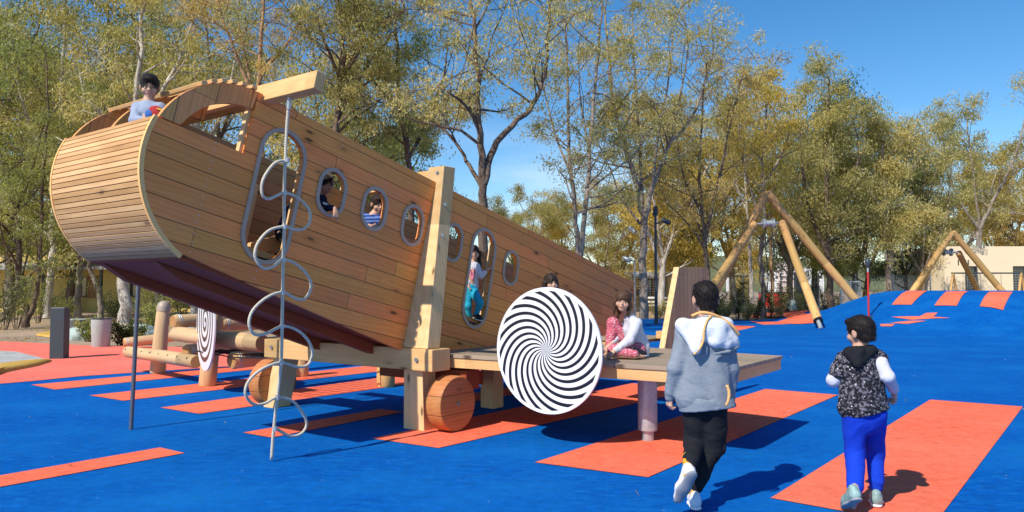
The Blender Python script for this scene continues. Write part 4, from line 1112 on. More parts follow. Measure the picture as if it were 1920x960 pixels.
def tree_limbs(px, Y, specs):
    loc = T(px, Y); ls = []
    for pts, ra, rb in specs: ls.append((rel(px, Y, pts)[1], ra, rb))
    return loc, ls

# --- the tall open tree behind the fuselage
loc, ls = tree_limbs(908, 21, [([(908, 620), (907, 480), (905, 385), (903, 310), (897, 230), (893, 120), (886, 30), (880, -60)], .24, .07),
   ([(907, 345), (925, 280, .3), (962, 235, .5), (1000, 195, .8), (1020, 140, 1), (1028, 60, 1), (1030, -40, 1)], .16, .06),
   ([(903, 350), (880, 310, .4), (860, 275, .8), (830, 240, 1), (800, 205, 1.5)], .10, .04),
   ([(897, 225), (870, 195, -.5), (845, 175, -1), (820, 160, -1)], .08, .03),
   ([(888, 60), (910, 20, .4), (925, -30, .6)], .06, .03)])
make_tree('eucalyptus_tree', loc, 15, .24, 5, 'bark_dark', 'leaf_olive', 'tall open forked tree with dark trunk rising behind the middle of the plane', limbs=ls, keep=.8, per=26, clump=.5, cz=.5, sub=3.6)
# --- left grove
loc, ls = tree_limbs(640, 23, [([(612, 640), (615, 420), (622, 300), (632, 215), (645, 140), (640, 60), (630, -40)], .22, .08), ([(626, 240), (655, 180, .5), (690, 120, .8), (735, 60, 1)], .13, .05), ([(640, 150), (610, 80, -.6), (590, 20, -.8)], .10, .04), ([(617, 330), (660, 270, .9), (700, 215, 1.4)], .09, .04), ([(645, 140), (700, 60, -.5), (760, 20, -1)], .08, .04)])
make_tree('eucalyptus_tree', loc, 15, .22, 8, 'bark_dark', 'leaf_olive', 'leafy tree with dark slanting limbs behind the front of the fuselage', limbs=ls, per=42, clump=.62, cz=.25, sub=5)
loc, ls = tree_limbs(780, 25, [([(770, 640), (772, 420), (765, 300), (750, 200), (745, 100), (740, 0)], .2, .07), ([(765, 300), (800, 230, .5), (830, 150, .8), (840, 90, 1)], .1, .05), ([(752, 210), (700, 150), (680, 60)], .1, .04), ([(768, 330), (720, 300, -.5), (680, 270, -.9)], .08, .04)])
make_tree('eucalyptus_tree', loc, 13, .2, 31, 'bark_dark', 'leaf_green', 'dark green tree just left of the tall open forked tree', limbs=ls, per=40, clump=.6, cz=.3, sub=4.5, keep=.8)
loc, ls = tree_limbs(235, 28.5, [([(236, 614), (232, 560), (228, 500), (222, 420), (230, 330), (250, 230), (262, 120), (270, 0)], .36, .10), ([(226, 440), (190, 340, .5), (165, 250, 1), (150, 140, 1.2)], .2, .06), ([(240, 280), (300, 180, .5), (345, 90, 1), (370, 0, 1)], .16, .06)])
make_tree('eucalyptus_tree', loc, 17, .36, 12, 'bark_pale', 'leaf_olive', 'big pale smooth trunk right of the tall concrete bin', limbs=ls, per=40, clump=.7, cz=.35, sub=5, size=(.17, .05))
loc, ls = tree_limbs(45, 28, [([(48, 612), (50, 585), (35, 540), (38, 470), (28, 400), (10, 330), (-10, 240), (-20, 120)], .22, .06), ([(50, 600), (66, 565), (74, 500), (78, 430), (80, 330), (90, 220), (85, 100)], .14, .05), ([(34, 460), (20, 440), (-5, 410), (-40, 380)], .08, .04), ([(28, 400), (60, 320, 1), (80, 240, 1)], .1, .04)])
make_tree('eucalyptus_tree', loc, 14, .22, 14, 'bark_dark', 'leaf_green', 'low forking tree with dark twin stems at the far left', limbs=ls, per=36, clump=.6, cz=.3, sub=5)
loc, ls = tree_limbs(90, 33, [([(88, 596), (92, 540), (98, 480), (100, 400), (110, 300), (115, 180), (120, 40), (122, -40)], .26, .08), ([(99, 420), (130, 340), (150, 240), (160, 140)], .12, .05), ([(105, 320), (60, 240), (30, 140), (20, 40)], .12, .05)])
make_tree('eucalyptus_tree', loc, 18, .26, 15, 'bark_pale', 'leaf_olive', 'straight pale trunk between the twin stems and the bollard', limbs=ls, per=42, clump=.75, cz=.35, sub=5, size=(.18, .055))
loc, ls = tree_limbs(160, 34, [([(148, 604), (146, 560), (150, 500), (154, 440), (160, 350), (190, 240), (200, 120), (205, -20)], .25, .08), ([(152, 470), (175, 420), (180, 330), (170, 200)], .14, .05)])
make_tree('eucalyptus_tree', loc, 18, .26, 16, 'bark_mid', 'leaf_olive', 'rough grey trunk rising directly behind the dark bollard', limbs=ls, per=40, clump=.75, cz=.4, sub=4.5, size=(.18, .055))
loc, ls = tree_limbs(186, 32, [([(186, 604), (190, 570), (182, 535), (170, 510), (172, 470), (190, 400), (230, 280), (300, 160), (340, 60)], .19, .06), ([(175, 450), (140, 360), (130, 260)], .1, .04)])
make_tree('eucalyptus_tree', loc, 15, .2, 17, 'bark_mid', 'leaf_green', 'curved leaning trunk directly above the concrete bin', limbs=ls, per=36, clump=.65, cz=.45, sub=4.5)
loc, ls = tree_limbs(365, 33, [([(362, 610), (364, 540), (366, 440), (372, 330), (370, 200), (365, 90), (362, -30)], .24, .08), ([(370, 300), (410, 220), (440, 120), (470, 20)], .13, .05), ([(370, 250), (320, 160), (300, 40)], .12, .05)])
make_tree('eucalyptus_tree', loc, 18, .24, 18, 'bark_pale', 'leaf_olive', 'pale trunk seen just behind the spiral target disc', limbs=ls, per=36, clump=.7, cz=.35, sub=4.2, size=(.18, .05))
loc, ls = tree_limbs(480, 27, [([(500, 620), (495, 420), (488, 260), (486, 130), (492, 40), (500, -40)], .20, .08), ([(488, 210), (450, 120), (420, 40), (400, -30)], .13, .05), ([(490, 240), (460, 110, 1), (445, 20, 1.4)], .1, .05), ([(487, 140), (540, 80), (580, 10)], .1, .04)])
make_tree('eucalyptus_tree', loc, 15, .2, 19, 'bark_tan', 'leaf_brown', 'brownish tree whose bare stems show behind the cabin slats', limbs=ls, per=24, clump=.55, cz=.4, sub=3.4, keep=.8)
loc, ls = tree_limbs(420, 38, [([(425, 600), (420, 400), (410, 250), (395, 120), (380, 10)], .22, .08), ([(412, 260), (450, 150), (470, 60)], .12, .05), ([(405, 220), (350, 130), (320, 50)], .12, .05)])
make_tree('eucalyptus_tree', loc, 18, .22, 20, 'bark_dark', 'leaf_olive', 'far thin tree showing above the head of the boy in the cabin', limbs=ls, per=26, clump=.7, cz=.4, sub=4, size=(.2, .055), keep=.75)
# --- middle: pale upright many-stemmed trees
loc, ls = tree_limbs(1085, 27, [([(1082, 600), (1083, 480), (1078, 400), (1070, 320), (1066, 230), (1062, 120), (1058, 0)], .16, .06), ([(1086, 600), (1089, 470), (1098, 390), (1104, 300), (1112, 200), (1122, 100), (1130, 0)], .17, .06), ([(1070, 330), (1040, 250, .5), (1020, 170, 1), (1000, 90, 1)], .07, .03), ([(1100, 360), (1150, 320, -.5), (1190, 295, -.8)], .06, .025), ([(1106, 290), (1090, 200, .6), (1085, 120, 1)], .07, .03)])
make_tree('eucalyptus_tree', loc, 15, .17, 22, 'bark_mid', 'leaf_olive', 'slender twin-stemmed tree above the dark-haired head at the wall', limbs=ls, keep=.95, per=26, clump=.55, cz=.35, sub=4.2, tintb=.12)
loc, ls = tree_limbs(1207, 29.5, [([(1207, 598), (1206, 520), (1206, 450), (1204, 390), (1190, 330), (1170, 270), (1150, 190), (1140, 90), (1130, 0)], .27, .06), ([(1206, 420), (1222, 360), (1238, 310), (1258, 265), (1295, 225), (1320, 160), (1340, 90)], .20, .05), ([(1205, 400), (1200, 300, .4), (1195, 200, .8), (1188, 90, 1), (1185, -10, 1)], .12, .04), ([(1222, 360), (1232, 270, -.6), (1250, 170, -1), (1262, 60, -1.2)], .10, .04), ([(1200, 420), (1165, 370, .4), (1145, 320, .8), (1118, 260, 1.2)], .08, .03), ([(1256, 268), (1275, 180, .5), (1290, 90, .5), (1280, 10, .5)], .08, .03)])
make_tree('eucalyptus_tree', loc, 16, .27, 23, 'bark_mid', 'leaf_olive', 'large pale grey tree with mottled trunk and many upright limbs right of the tail', limbs=ls, keep=1.05, per=27, clump=.6, cz=.4, sub=4.8, tintb=.12)
loc, ls = tree_limbs(1330, 31, [([(1335, 600), (1325, 500), (1320, 440), (1315, 380), (1312, 300), (1318, 210), (1325, 120)], .18, .05), ([(1322, 450), (1340, 370), (1355, 300), (1372, 220), (1390, 150)], .13, .04), ([(1318, 400), (1285, 340), (1268, 260), (1262, 190)], .09, .03), ([(1324, 470), (1290, 420), (1250, 380)], .08, .03)])
make_tree('eucalyptus_tree', loc, 13, .18, 24, 'bark_dark', 'leaf_brown', 'dark thin many-limbed tree just left of the pointed log frame', limbs=ls, keep=.85, per=26, clump=.55, cz=.35, sub=4.5)
loc, ls = tree_limbs(1428, 36, [([(1432, 596), (1430, 540), (1428, 470), (1432, 400), (1430, 300), (1436, 210), (1440, 140)], .22, .06), ([(1430, 420), (1400, 330), (1385, 240), (1378, 170)], .12, .04), ([(1430, 350), (1470, 280), (1490, 200)], .12, .04)])
make_tree('eucalyptus_tree', loc, 12.5, .22, 25, 'bark_mid', 'leaf_gold', 'golden tree right above the tip of the nearer log frame', limbs=ls, per=38, clump=.75, cz=.35, sub=5, size=(.19, .06), tintb=.1)
loc, ls = tree_limbs(1408, 39, [([(1410, 596), (1408, 520), (1404, 450), (1398, 360), (1396, 250), (1390, 170)], .16, .05), ([(1402, 400), (1370, 320), (1355, 240)], .1, .04)])
make_tree('eucalyptus_tree', loc, 12, .16, 26, 'bark_pale', 'leaf_gold', 'thin pale trunk just left of the mottled one inside the log frame', limbs=ls, per=30, clump=.75, cz=.4, sub=4, size=(.2, .06), keep=.8)
loc, ls = tree_limbs(1446, 42, [([(1446, 594), (1448, 520), (1444, 450), (1448, 380), (1452, 280), (1450, 200)], .17, .06)])
make_tree('eucalyptus_tree', loc, 11, .17, 27, 'bark_tan', 'leaf_olive', 'straight orange-brown trunk inside the log frame', limbs=ls, per=40, clump=.8, cz=.45, sub=5, size=(.2, .06))
loc, ls = tree_limbs(1552, 41, [([(1560, 600), (1556, 540), (1552, 470), (1550, 400), (1548, 300), (1552, 200), (1556, 150)], .3, .08), ([(1553, 480), (1520, 400), (1505, 320), (1500, 240)], .18, .05), ([(1551, 440), (1590, 370), (1610, 290), (1600, 220)], .18, .05), ([(1555, 500), (1600, 440), (1640, 400)], .1, .04)])
make_tree('eucalyptus_tree', loc, 13, .3, 28, 'bark_dark', 'leaf_olive', 'broad dense olive tree standing behind the right leg of the nearer log frame', limbs=ls, per=46, clump=.85, cz=.3, sub=5, size=(.2, .065))
loc, ls = tree_limbs(1665, 42, [([(1668, 592), (1668, 520), (1666, 470), (1662, 430), (1660, 350), (1655, 280), (1650, 240)], .3, .08), ([(1664, 450), (1685, 430), (1710, 422), (1730, 415)], .12, .05), ([(1661, 400), (1620, 340), (1610, 280)], .15, .05), ([(1660, 360), (1700, 300), (1710, 250)], .14, .05)])
make_tree('eucalyptus_tree', loc, 10.5, .3, 29, 'bark_mid', 'leaf_olive', 'thick pale trunk at the left shoulder of the blue mound', limbs=ls, per=44, clump=.85, cz=.35, sub=5, size=(.2, .065))
loc, ls = tree_limbs(1850, 66, [([(1838, 560), (1838, 480), (1836, 440), (1850, 400), (1876, 350), (1900, 300), (1920, 230), (1930, 160)], .35, .10), ([(1838, 460), (1836, 420), (1825, 330), (1815, 250), (1812, 200)], .22, .06), ([(1850, 400), (1870, 392), (1900, 400), (1930, 398)], .16, .06), ([(1836, 430), (1790, 360), (1770, 280), (1765, 215)], .2, .06)])
make_tree('eucalyptus_tree', loc, 18, .35, 30, 'bark_mid', 'leaf_olive', 'large tree with a bent pale limb behind the cream building', limbs=ls, per=34, clump=1.1, cz=.45, sub=4, size=(.3, .09), keep=.75)

# --- trees behind, grown once per kind and repeated
def copy_tree(t, loc, rz, sc, label, group=None):
    r = t.copy(); COL.objects.link(r); r.location = loc; r.rotation_euler = (0, 0, rz); r.scale = (sc, sc, sc)
    r['label'] = label
    if group: r['group'] = group
    for ch in list(t.children):
        c = ch.copy(); COL.objects.link(c); c.parent = r
    return r
GB = 'trees in the back rows of the grove'
kinds = [('bark_mid', 'leaf_olive', 41), ('bark_dark', 'leaf_green', 42), ('bark_pale', 'leaf_gold', 43), ('bark_dark', 'leaf_dark', 44), ('bark_dark', 'leaf_brown', 45)]
back = [ # px, Y, kind, scale, rot, label
 (20, 44, 0, 1.35, 0, 'tall olive tree at the far left edge of the grove'), (130, 46, 1, 1.35, 1.0, 'tall green tree behind the straight pale trunk'),
 (300, 40, 0, 1.35, 2.0, 'tall olive tree left of the pale trunk behind the target'), (210, 50, 4, 1.5, .5, 'tall brownish tree far behind the big pale trunk'),
 (560, 42, 0, 1.15, 3.0, 'olive tree behind the cross beam end'), (680, 40, 1, 1.05, 1.4, 'green tree filling in behind the portholes'), (-60, 34, 1, 1.25, 4.0, 'green tree leaning in from the left edge'),
 (830, 44, 1, .62, 2.4, 'low green tree left of the open forked trunk'), (985, 47, 0, .60, .4, 'low rounded olive tree right of the open forked trunk'), (1040, 50, 2, .66, 1.2, 'low golden tree left of the twin stems'),
 (1130, 46, 0, .62, 2.2, 'low olive tree right of the twin stems'), (1160, 52, 4, .72, .9, 'brownish tree behind the steel floodlight mast'), (1265, 48, 4, .70, 3.3, 'brownish tree behind the tilted board'),
 (1240, 40, 2, .98, 4.1, 'golden tree behind the limbs of the large pale grey tree'), (1300, 44, 0, .86, 5.0, 'olive tree behind the dark many-limbed tree'), (1375, 46, 2, 1.0, 1.1, 'golden tree high above the left log leg'),
 (1480, 48, 0, 1.06, 2.1, 'olive tree behind the crossbar of the nearer log frame'), (1530, 54, 3, 1.22, .2, 'darkest green treetop showing above the broad olive tree'), (1600, 52, 0, 1.08, 3.9, 'olive tree left of the thick pale trunk'),
 (1620, 46, 1, .86, 5.5, 'green tree filling the gap before the mound shoulder'), (1700, 60, 3, .92, 4.6, 'dark green tree right of the thick pale trunk'), (1730, 58, 0, .96, 1.7, 'olive tree directly above the far log frame'),
 (1790, 72, 2, 1.2, 2.9, 'golden tree behind the left part of the cream building'), (1880, 80, 0, 1.5, .7, 'tall olive tree at the right edge'), (1930, 70, 4, 1.2, 3.1, 'brownish tree at the far right edge behind the cream building'),
   
  (1400, 110, 2, .8, 1.9, 'small distant golden tree left of the far hillside flats'),
 (1000, 75, 0, .8, 3.6, 'distant olive tree low in the gap above the sloping wall'), 
]
proto = {}
for i, (px, Y, k, scl, rz, lb) in enumerate(back):
    if k not in proto:
        bk, lf, sd = kinds[k]
        t = make_tree('eucalyptus_tree' if k != 3 else 'broadleaf_tree', T(px, Y), 12.5, .22, sd, bk, lf, lb, GB, per=40, clump=.85, size=(.21, .07), nl=6, spread=.6, fork=.26, sub=5, cz=.15, rz=rz)
        t.scale = (scl,) * 3; proto[k] = t
    else: copy_tree(proto[k], T(px, Y), rz, scl, lb, GB)

# --- shrubs and young plants
def shrub(loc, h, r, seed, leaf, label, group, stems=9, per=60, size=(.07, .035)):
    rs = np.random.RandomState(seed); t = empty('shrub', loc, 0, label, 'shrub', group); b = MB(); C = []
    for i in range(stems):
        a = rs.rand() * 6.28; q = rs.rand() ** .5 * r
        tip = np.array([math.cos(a) * q, math.sin(a) * q, h * rs.uniform(.6, 1.05)])
        b.tube([(tip[0] * .15, tip[1] * .15, -.03), (tip[0] * .6, tip[1] * .6, tip[2] * .5), tuple(tip)], [.014, .01, .005], 4, caps=False)
        for f in (.3, .5, .7, .85, 1.0): C.append(tip * np.array([f * .3 + .7 * f, f * .3 + .7 * f, f]))
    b.build('stems', M['bark_dark'], t)
    leaves_mesh('foliage', C, r * .34, per * .5, size, M[leaf], t, rs, droop=-.3)
    return t
rs_ = np.random.RandomState(3)
sp = [(x, y, h, r, lf, lb) for x, y, h, r, lf, lb in [
 (8, 618, 2.0, .7, 'leaf_dark', 'tall dark shrub at the far left edge'), (30, 616, 2.1, .6, 'leaf_green', 'tall green shrub right of the far left shrub'), (72, 606, 1.9, .55, 'leaf_green', 'tall green shrub behind the twin stems'), (102, 600, 1.3, .6, 'leaf_dark', 'dark shrub left of the bollard top'), (122, 606, 1.0, .5, 'leaf_green', 'small shrub touching the bollard top'), (165, 640, .62, .38, 'leaf_green', 'small leafy shrub against the left side of the tall bin'), (212, 603, 1.3, .6, 'leaf_dark', 'dark shrub behind the tall concrete bin'), (228, 648, .62, .42, 'leaf_dark', 'spiky shrub between the tall bin and the steel pole'), (250, 646, .5, .35, 'leaf_green', 'low shrub touching the steel pole'), (290, 625, 1.5, .55, 'leaf_green', 'tall climber shrub behind the capped log'), (278, 632, 1.1, .4, 'leaf_green', 'shrub just left of the capped log'), (335, 612, 1.6, .6, 'leaf_dark', 'dark shrub left of the target disc'),
 (1132, 606, 1.0, .5, 'leaf_green', 'shrub at the foot of the tail wall end'), (1172, 600, 1.1, .5, 'leaf_gold', 'yellowish shrub right of the seated girl'), (1235, 597, .8, .6, 'leaf_gold', 'yellow shrub beside the white bench'), (1345, 598, 1.2, .5, 'leaf_dark', 'dark shrub right of the boy in the grey hoodie'), (1362, 600, .9, .4, 'leaf_green', 'small shrub second right of the boy in grey'), (1383, 600, 1.6, .45, 'leaf_dark', 'tall narrow dark shrub left of the thin pale trunk'), (1398, 601, .7, .4, 'leaf_green', 'low shrub at the foot of the thin pale trunk'), (1418, 600, 1.0, .45, 'leaf_dark', 'shrub between the two pale trunks'), (1448, 598, 1.5, .5, 'leaf_dark', 'dark shrub right of the orange-brown trunk'), (1462, 600, 1.4, .4, 'leaf_green', 'green shrub left of the pale bin'), (1476, 594, 1.7, .5, 'leaf_dark', 'tall dark shrub touching the pale bin'), (1502, 594, 1.5, .5, 'leaf_green', 'green shrub right of the pale bin'), (1516, 592, 1.7, .5, 'leaf_dark', 'dark shrub behind the log strut'), (1550, 590, 1.5, .55, 'leaf_dark', 'dark shrub between the two right log legs'), (1572, 588, 1.2, .5, 'leaf_green', 'shrub below the left edge of the white gate'), (1640, 574, 1.4, .6, 'leaf_brown', 'brown shrub right of the red pole')]]
for i, (x, y, h, r, lf, lb) in enumerate(sp):
    shrub(tuple(G(x, max(y, 586))), h, r, 100 + i, lf, lb, 'shrubs along the edge of the play area')
# dry litter and tufts on the dirt
rs2 = np.random.RandomState(19)
C = np.stack([rs2.uniform(-9, 13, 70), rs2.uniform(4.5, 17, 70), np.full(70, .024)], 1)
o = leaves_mesh('fallen_leaves', C, .010, 1, (.05, .012), M['leaf_brown'], None, rs2, droop=.02, zs=.3); tag(o, kind='stuff'); o['label'] = 'few dry leaves fallen on the blue rubber'; o['category'] = 'leaves'
rs2 = np.random.RandomState(9); C = []
for i in range(260):
    x = rs2.uniform(-26, 10); y = rs2.uniform(19.5, 44)
    if x > -4 and y < 30: continue
    C.append((x, y, .03))
o = leaves_mesh('dry_grass', C, .55, 40, (.12, .02), M['leaf_brown'], None, rs2, droop=-.4, zs=.08); tag(o, kind='stuff'); o['label'] = 'dry grass tufts and leaf litter on the dirt'; o['category'] = 'grass'

# ================================================================== PEOPLE
def skin_mat(name, c):
    m, t, b = nodes(name); N = NT(t); co = N.n('ShaderNodeTexCoord').outputs['Object']
    k = N.rng(N.noise(co, 22, 4, .6), .3, .7, .92, 1.06)
    N.l(N.mix(1.0, c, N.vec(k, k, k), 'MULTIPLY'), b.inputs['Base Color']); b.inputs['Roughness'].default_value = .5
    b.inputs['Subsurface Weight'].default_value = .12; b.inputs['Subsurface Radius'].default_value = (.01, .004, .002); return m
def cloth(name, c, bump=.25, scale=260, var=.10, rough=.9):
    m = plain(name, c, rough, var=var, scale=scale, bump=bump, spec=.2, bdist=.002)
    t = m.node_tree; N = NT(t); b = t.nodes['Principled BSDF']; co = N.n('ShaderNodeTexCoord').outputs['Object']
    mpn = N.n('ShaderNodeMapping'); mpn.inputs['Scale'].default_value = (9, 9, 16); N.l(co, mpn.inputs[0])
    cr = N.noise(mpn.outputs[0], 1.0, 4, .55, 1.2); bn = N.n('ShaderNodeBump'); bn.inputs['Strength'].default_value = .4; bn.inputs['Distance'].default_value = .02
    N.l(N.math('ABSOLUTE', N.math('SUBTRACT', cr, .5)), bn.inputs['Height']); N.l(b.inputs['Normal'].links[0].from_socket, bn.inputs['Normal']) if b.inputs['Normal'].links else None
    N.l(bn.outputs[0], b.inputs['Normal']); return m
def hair_mat(name, c):
    m, t, b = nodes(name); N = NT(t); co = N.n('ShaderNodeTexCoord').outputs['Object']
    mpn = N.n('ShaderNodeMapping'); mpn.inputs['Scale'].default_value = (150, 150, 14); N.l(co, mpn.inputs[0])
    n = N.noise(mpn.outputs[0], 1, 3, .6, .5); k = N.rng(n, .3, .7, .5, 1.7)
    N.l(N.mix(1.0, c, N.vec(k, k, k), 'MULTIPLY'), b.inputs['Base Color']); b.inputs['Roughness'].default_value = .55; b.inputs['Specular IOR Level'].default_value = .22
    N.bump(n, b, .7, .006); return m
def dots(name, base, c, scale, th, c2=None, aniso=(1, 1, 1)):
    m, t, b = nodes(name); N = NT(t); co = N.n('ShaderNodeTexCoord').outputs['Object']
    mpn = N.n('ShaderNodeMapping'); mpn.inputs['Scale'].default_value = aniso; N.l(co, mpn.inputs[0])
    v = N.n('ShaderNodeTexVoronoi'); v.inputs['Scale'].default_value = scale; N.l(mpn.outputs[0], v.inputs['Vector'])
    n = N.noise(co, scale * 1.2, 3, .6)
    col = N.mix(N.rng(n, .50, .58, 0, .75), base, c2 or base)
    col = N.mix(N.rng(v.outputs[0], th * .7, th, 1, 0), col, c)
    N.l(col, b.inputs['Base Color']); b.inputs['Roughness'].default_value = .85; b.inputs['Specular IOR Level'].default_value = .2; return m
M['skin'] = skin_mat('skin', (.60, .35, .24)); M['skin2'] = skin_mat('skin_tan', (.46, .25, .16))
M['hair_black'] = hair_mat('black_hair', (.014, .010, .009)); M['hair_brown'] = hair_mat('brown_hair', (.075, .038, .022)); M['hair_dark'] = hair_mat('dark_brown_hair', (.03, .018, .013))
M['eye'] = plain('eye_white', (.42, .36, .33), .3, var=0); M['iris'] = plain('iris', (.03, .015, .01), .2, var=0); M['lips'] = plain('lips', (.50, .16, .13), .5, var=.05); M['brow'] = plain('brow', (.03, .018, .012), .8)
M['grey_sweat'] = cloth('grey_sweat', (.235, .265, .305), var=.16); M['white_cloth'] = cloth('white_cloth', (.70, .72, .75)); M['apricot'] = cloth('apricot_trim', (.85, .46, .17))
M['black_cloth'] = cloth('black_cloth', (.013, .014, .018)); M['royal'] = cloth('royal_blue_cloth', (.006, .045, .50)); M['vest'] = dots('speckled_vest', (.014, .014, .018), (.65, .65, .68), 42, .20, (.22, .20, .24))
M['paleblue'] = cloth('pale_blue_sleeve', (.30, .35, .46)); M['lilac'] = cloth('lilac_sweat', (.60, .60, .68)); M['leopard'] = dots('spotted_pink_cloth', (.60, .13, .19), (.78, .58, .62), 62, .34, (.30, .05, .09))
M['teal'] = cloth('teal_cloth', (.02, .33, .50)); M['navy'] = cloth('navy_cloth', (.012, .018, .045)); M['sock'] = cloth('mustard_sock', (.70, .32, .03)); M['shoe_white'] = plain('white_shoe', (.75, .75, .76), .5, var=.05); M['sole_grey'] = plain('grey_sole', (.30, .31, .33), .7)
M['shoe_teal'] = plain('sport_shoe', (.25, .38, .36), .5, var=.5, scale=30); M['shoe_black'] = plain('black_shoe', (.015, .015, .02), .5); M['redprint'] = plain('red_print', (.40, .02, .03), .8); M['yellowprint'] = plain('yellow_print', (.75, .50, .05), .8); M['blueprint'] = plain('blue_print', (.03, .12, .40), .8); M['pinkprint'] = plain('pink_print', (.65, .20, .30), .8); M['glassframe'] = plain('spectacle_frame', (.05, .06, .05), .3)
def stripes_mat(name, a, b_, per):
    m, t, b = nodes(name); N = NT(t); sp = N.n('ShaderNodeSeparateXYZ'); N.l(N.n('ShaderNodeTexCoord').outputs['Object'], sp.inputs[0])
    f = N.rng(N.math('FRACT', N.math('DIVIDE', sp.outputs[2], per)), .5, .53, 0, 1); N.l(N.mix(f, a, b_), b.inputs['Base Color']); b.inputs['Roughness'].default_value = .9; return m
M['stripe'] = stripes_mat('blue_striped_cloth', (.012, .03, .16), (.10, .20, .52), .038)

def norm(v): v = np.array(v, float); return v / np.linalg.norm(v)
def frame(f, up=(0, 0, 1)):
    f = norm(f); r = norm(np.cross(f, up)); u = np.cross(r, f); return r, f, u
def head_prims(c, f, up, s):
    r, f, u = frame(f, up); c = np.array(c); Rm = np.stack([r, f, u], 1); q = lambda a, b, d: c + (r * a + f * b + u * d) * s
    return [('e', q(0, -.012, .022), (.071 * s, .089 * s, .083 * s), Rm), ('e', q(0, .022, -.035), (.054 * s, .062 * s, .066 * s), Rm), ('e', q(0, .055, -.078), (.026 * s, .026 * s, .022 * s), Rm),
            ('e', q(.036, .052, -.030), (.028 * s, .026 * s, .028 * s), Rm), ('e', q(-.036, .052, -.030), (.028 * s, .026 * s, .028 * s), Rm),
            ('c', q(0, .080, .004), q(0, .096, -.020), .005 * s, .0105 * s), ('e', q(0, .078, -.050), (.022 * s, .010 * s, .011 * s), Rm),
            ('e', q(.074, -.010, -.008), (.011 * s, .020 * s, .031 * s), Rm), ('e', q(-.074, -.010, -.008), (.011 * s, .020 * s, .031 * s), Rm)]
def hair_surf(c, f, up, s, style, res, seed=0):
    r, f, u = frame(f, up); c = np.array(c); Rm = np.stack([r, f, u], 1); q = lambda a, b, d: c + (r * a + f * b + u * d) * s
    pr = [('e', q(0, -.014, .028), (.080 * s, .098 * s, .090 * s), Rm)]
    cuts = [('cut', ('e', q(0, .125, -.045), (.082 * s, .085 * s, .105 * s), Rm))]
    if style == 'short':
        cuts += [('cut', ('e', q(.09, .02, -.02), (.03 * s, .045 * s, .045 * s), Rm)), ('cut', ('e', q(-.09, .02, -.02), (.03 * s, .045 * s, .045 * s), Rm)), ('cut', ('p', q(0, 0, -.062), -u)[0:1] + (q(0, 0, -.055), u))]
        pr += [('e', q(0, -.055, -.035), (.058 * s, .045 * s, .050 * s), Rm), ('e', q(0, .055, .075), (.052 * s, .040 * s, .028 * s), Rm)]
    if style == 'fringe':
        cuts = [('cut', ('e', q(0, .122, -.055), (.066 * s, .080 * s, .088 * s), Rm))]
        pr += [('c', q(.076, .015, -.02), q(.072, .03, -.135), .020 * s, .010 * s), ('c', q(-.076, .015, -.02), q(-.070, .03, -.135), .020 * s, .010 * s), ('e', q(0, -.05, -.05), (.066 * s, .05 * s, .075 * s), Rm), ('c', q(.03, -.1, -.02), q(.04, -.10, -.20), .03 * s, .012 * s)]
    if style == 'long':
        pr += [('c', q(.075, -.01, 0), q(.095, .02, -.20), .030 * s, .022 * s), ('c', q(-.075, -.01, 0), q(-.09, .02, -.22), .030 * s, .022 * s), ('c', q(0, -.07, -.02), q(0, -.08, -.24), .06 * s, .05 * s)]
        cuts = [('cut', ('e', q(0, .125, -.05), (.066 * s, .085 * s, .10 * s), Rm))]
    cc = []
    for k_, p in cuts: cc.append((k_, p))
    fl = (.0075 * s, 70 / s, seed) if style == 'long' else (.0035 * s, 130 / s, seed)
    return surf(pr, k=.02 * s, res=res, cuts=[x for x in cc if x[1][0] == 'e'] + ([('cut', ('p', q(0, 0, -.066), u))] if style == 'short' else []), fold=fl)
def hand_prims(w_, d, n, s, curl=.6, side=1):
    """palm and five fingers: wrist point, pointing direction, palm normal (towards which fingers curl), thumb side"""
    d = norm(d); n = np.array(n, float); n = norm(n - d * np.dot(n, d)); x = np.cross(d, n) * side; w_ = np.array(w_)
    q = lambda a, b, c_: w_ + (d * a + x * b + n * c_) * s
    pr = [('c', q(-.01, 0, 0), q(.03, 0, 0), .017 * s, .020 * s, (n, .62)), ('c', q(.03, -.014, 0), q(.058, -.018, 0), .013 * s, .012 * s), ('c', q(.03, .014, 0), q(.060, .018, 0), .013 * s, .012 * s), ('c', q(.03, .0, 0), q(.06, .0, 0), .013 * s, .012 * s)]
    for b_, L_ in ((-.027, .042), (-.009, .054), (.010, .058), (.028, .050)):
        p0 = q(.064, b_ * .92, 0); a1 = curl * .8; a2 = curl * 2.0
        p1 = p0 + (d * math.cos(a1) + n * math.sin(a1) + x * b_ * 2) * L_ * .55 * s; p2 = p1 + (d * math.cos(a2) + n * math.sin(a2)) * L_ * .5 * s
        pr += [('c', p0, p1, .0078 * s, .0072 * s), ('c', p1, p2, .0072 * s, .006 * s)]
    t0 = q(.012, .020, .004); t1 = q(.036, .042, .014); t2 = q(.060, .044, .026)
    return pr + [('c', t0, t1, .0105 * s, .0090 * s), ('c', t1, t2, .0088 * s, .0072 * s)]
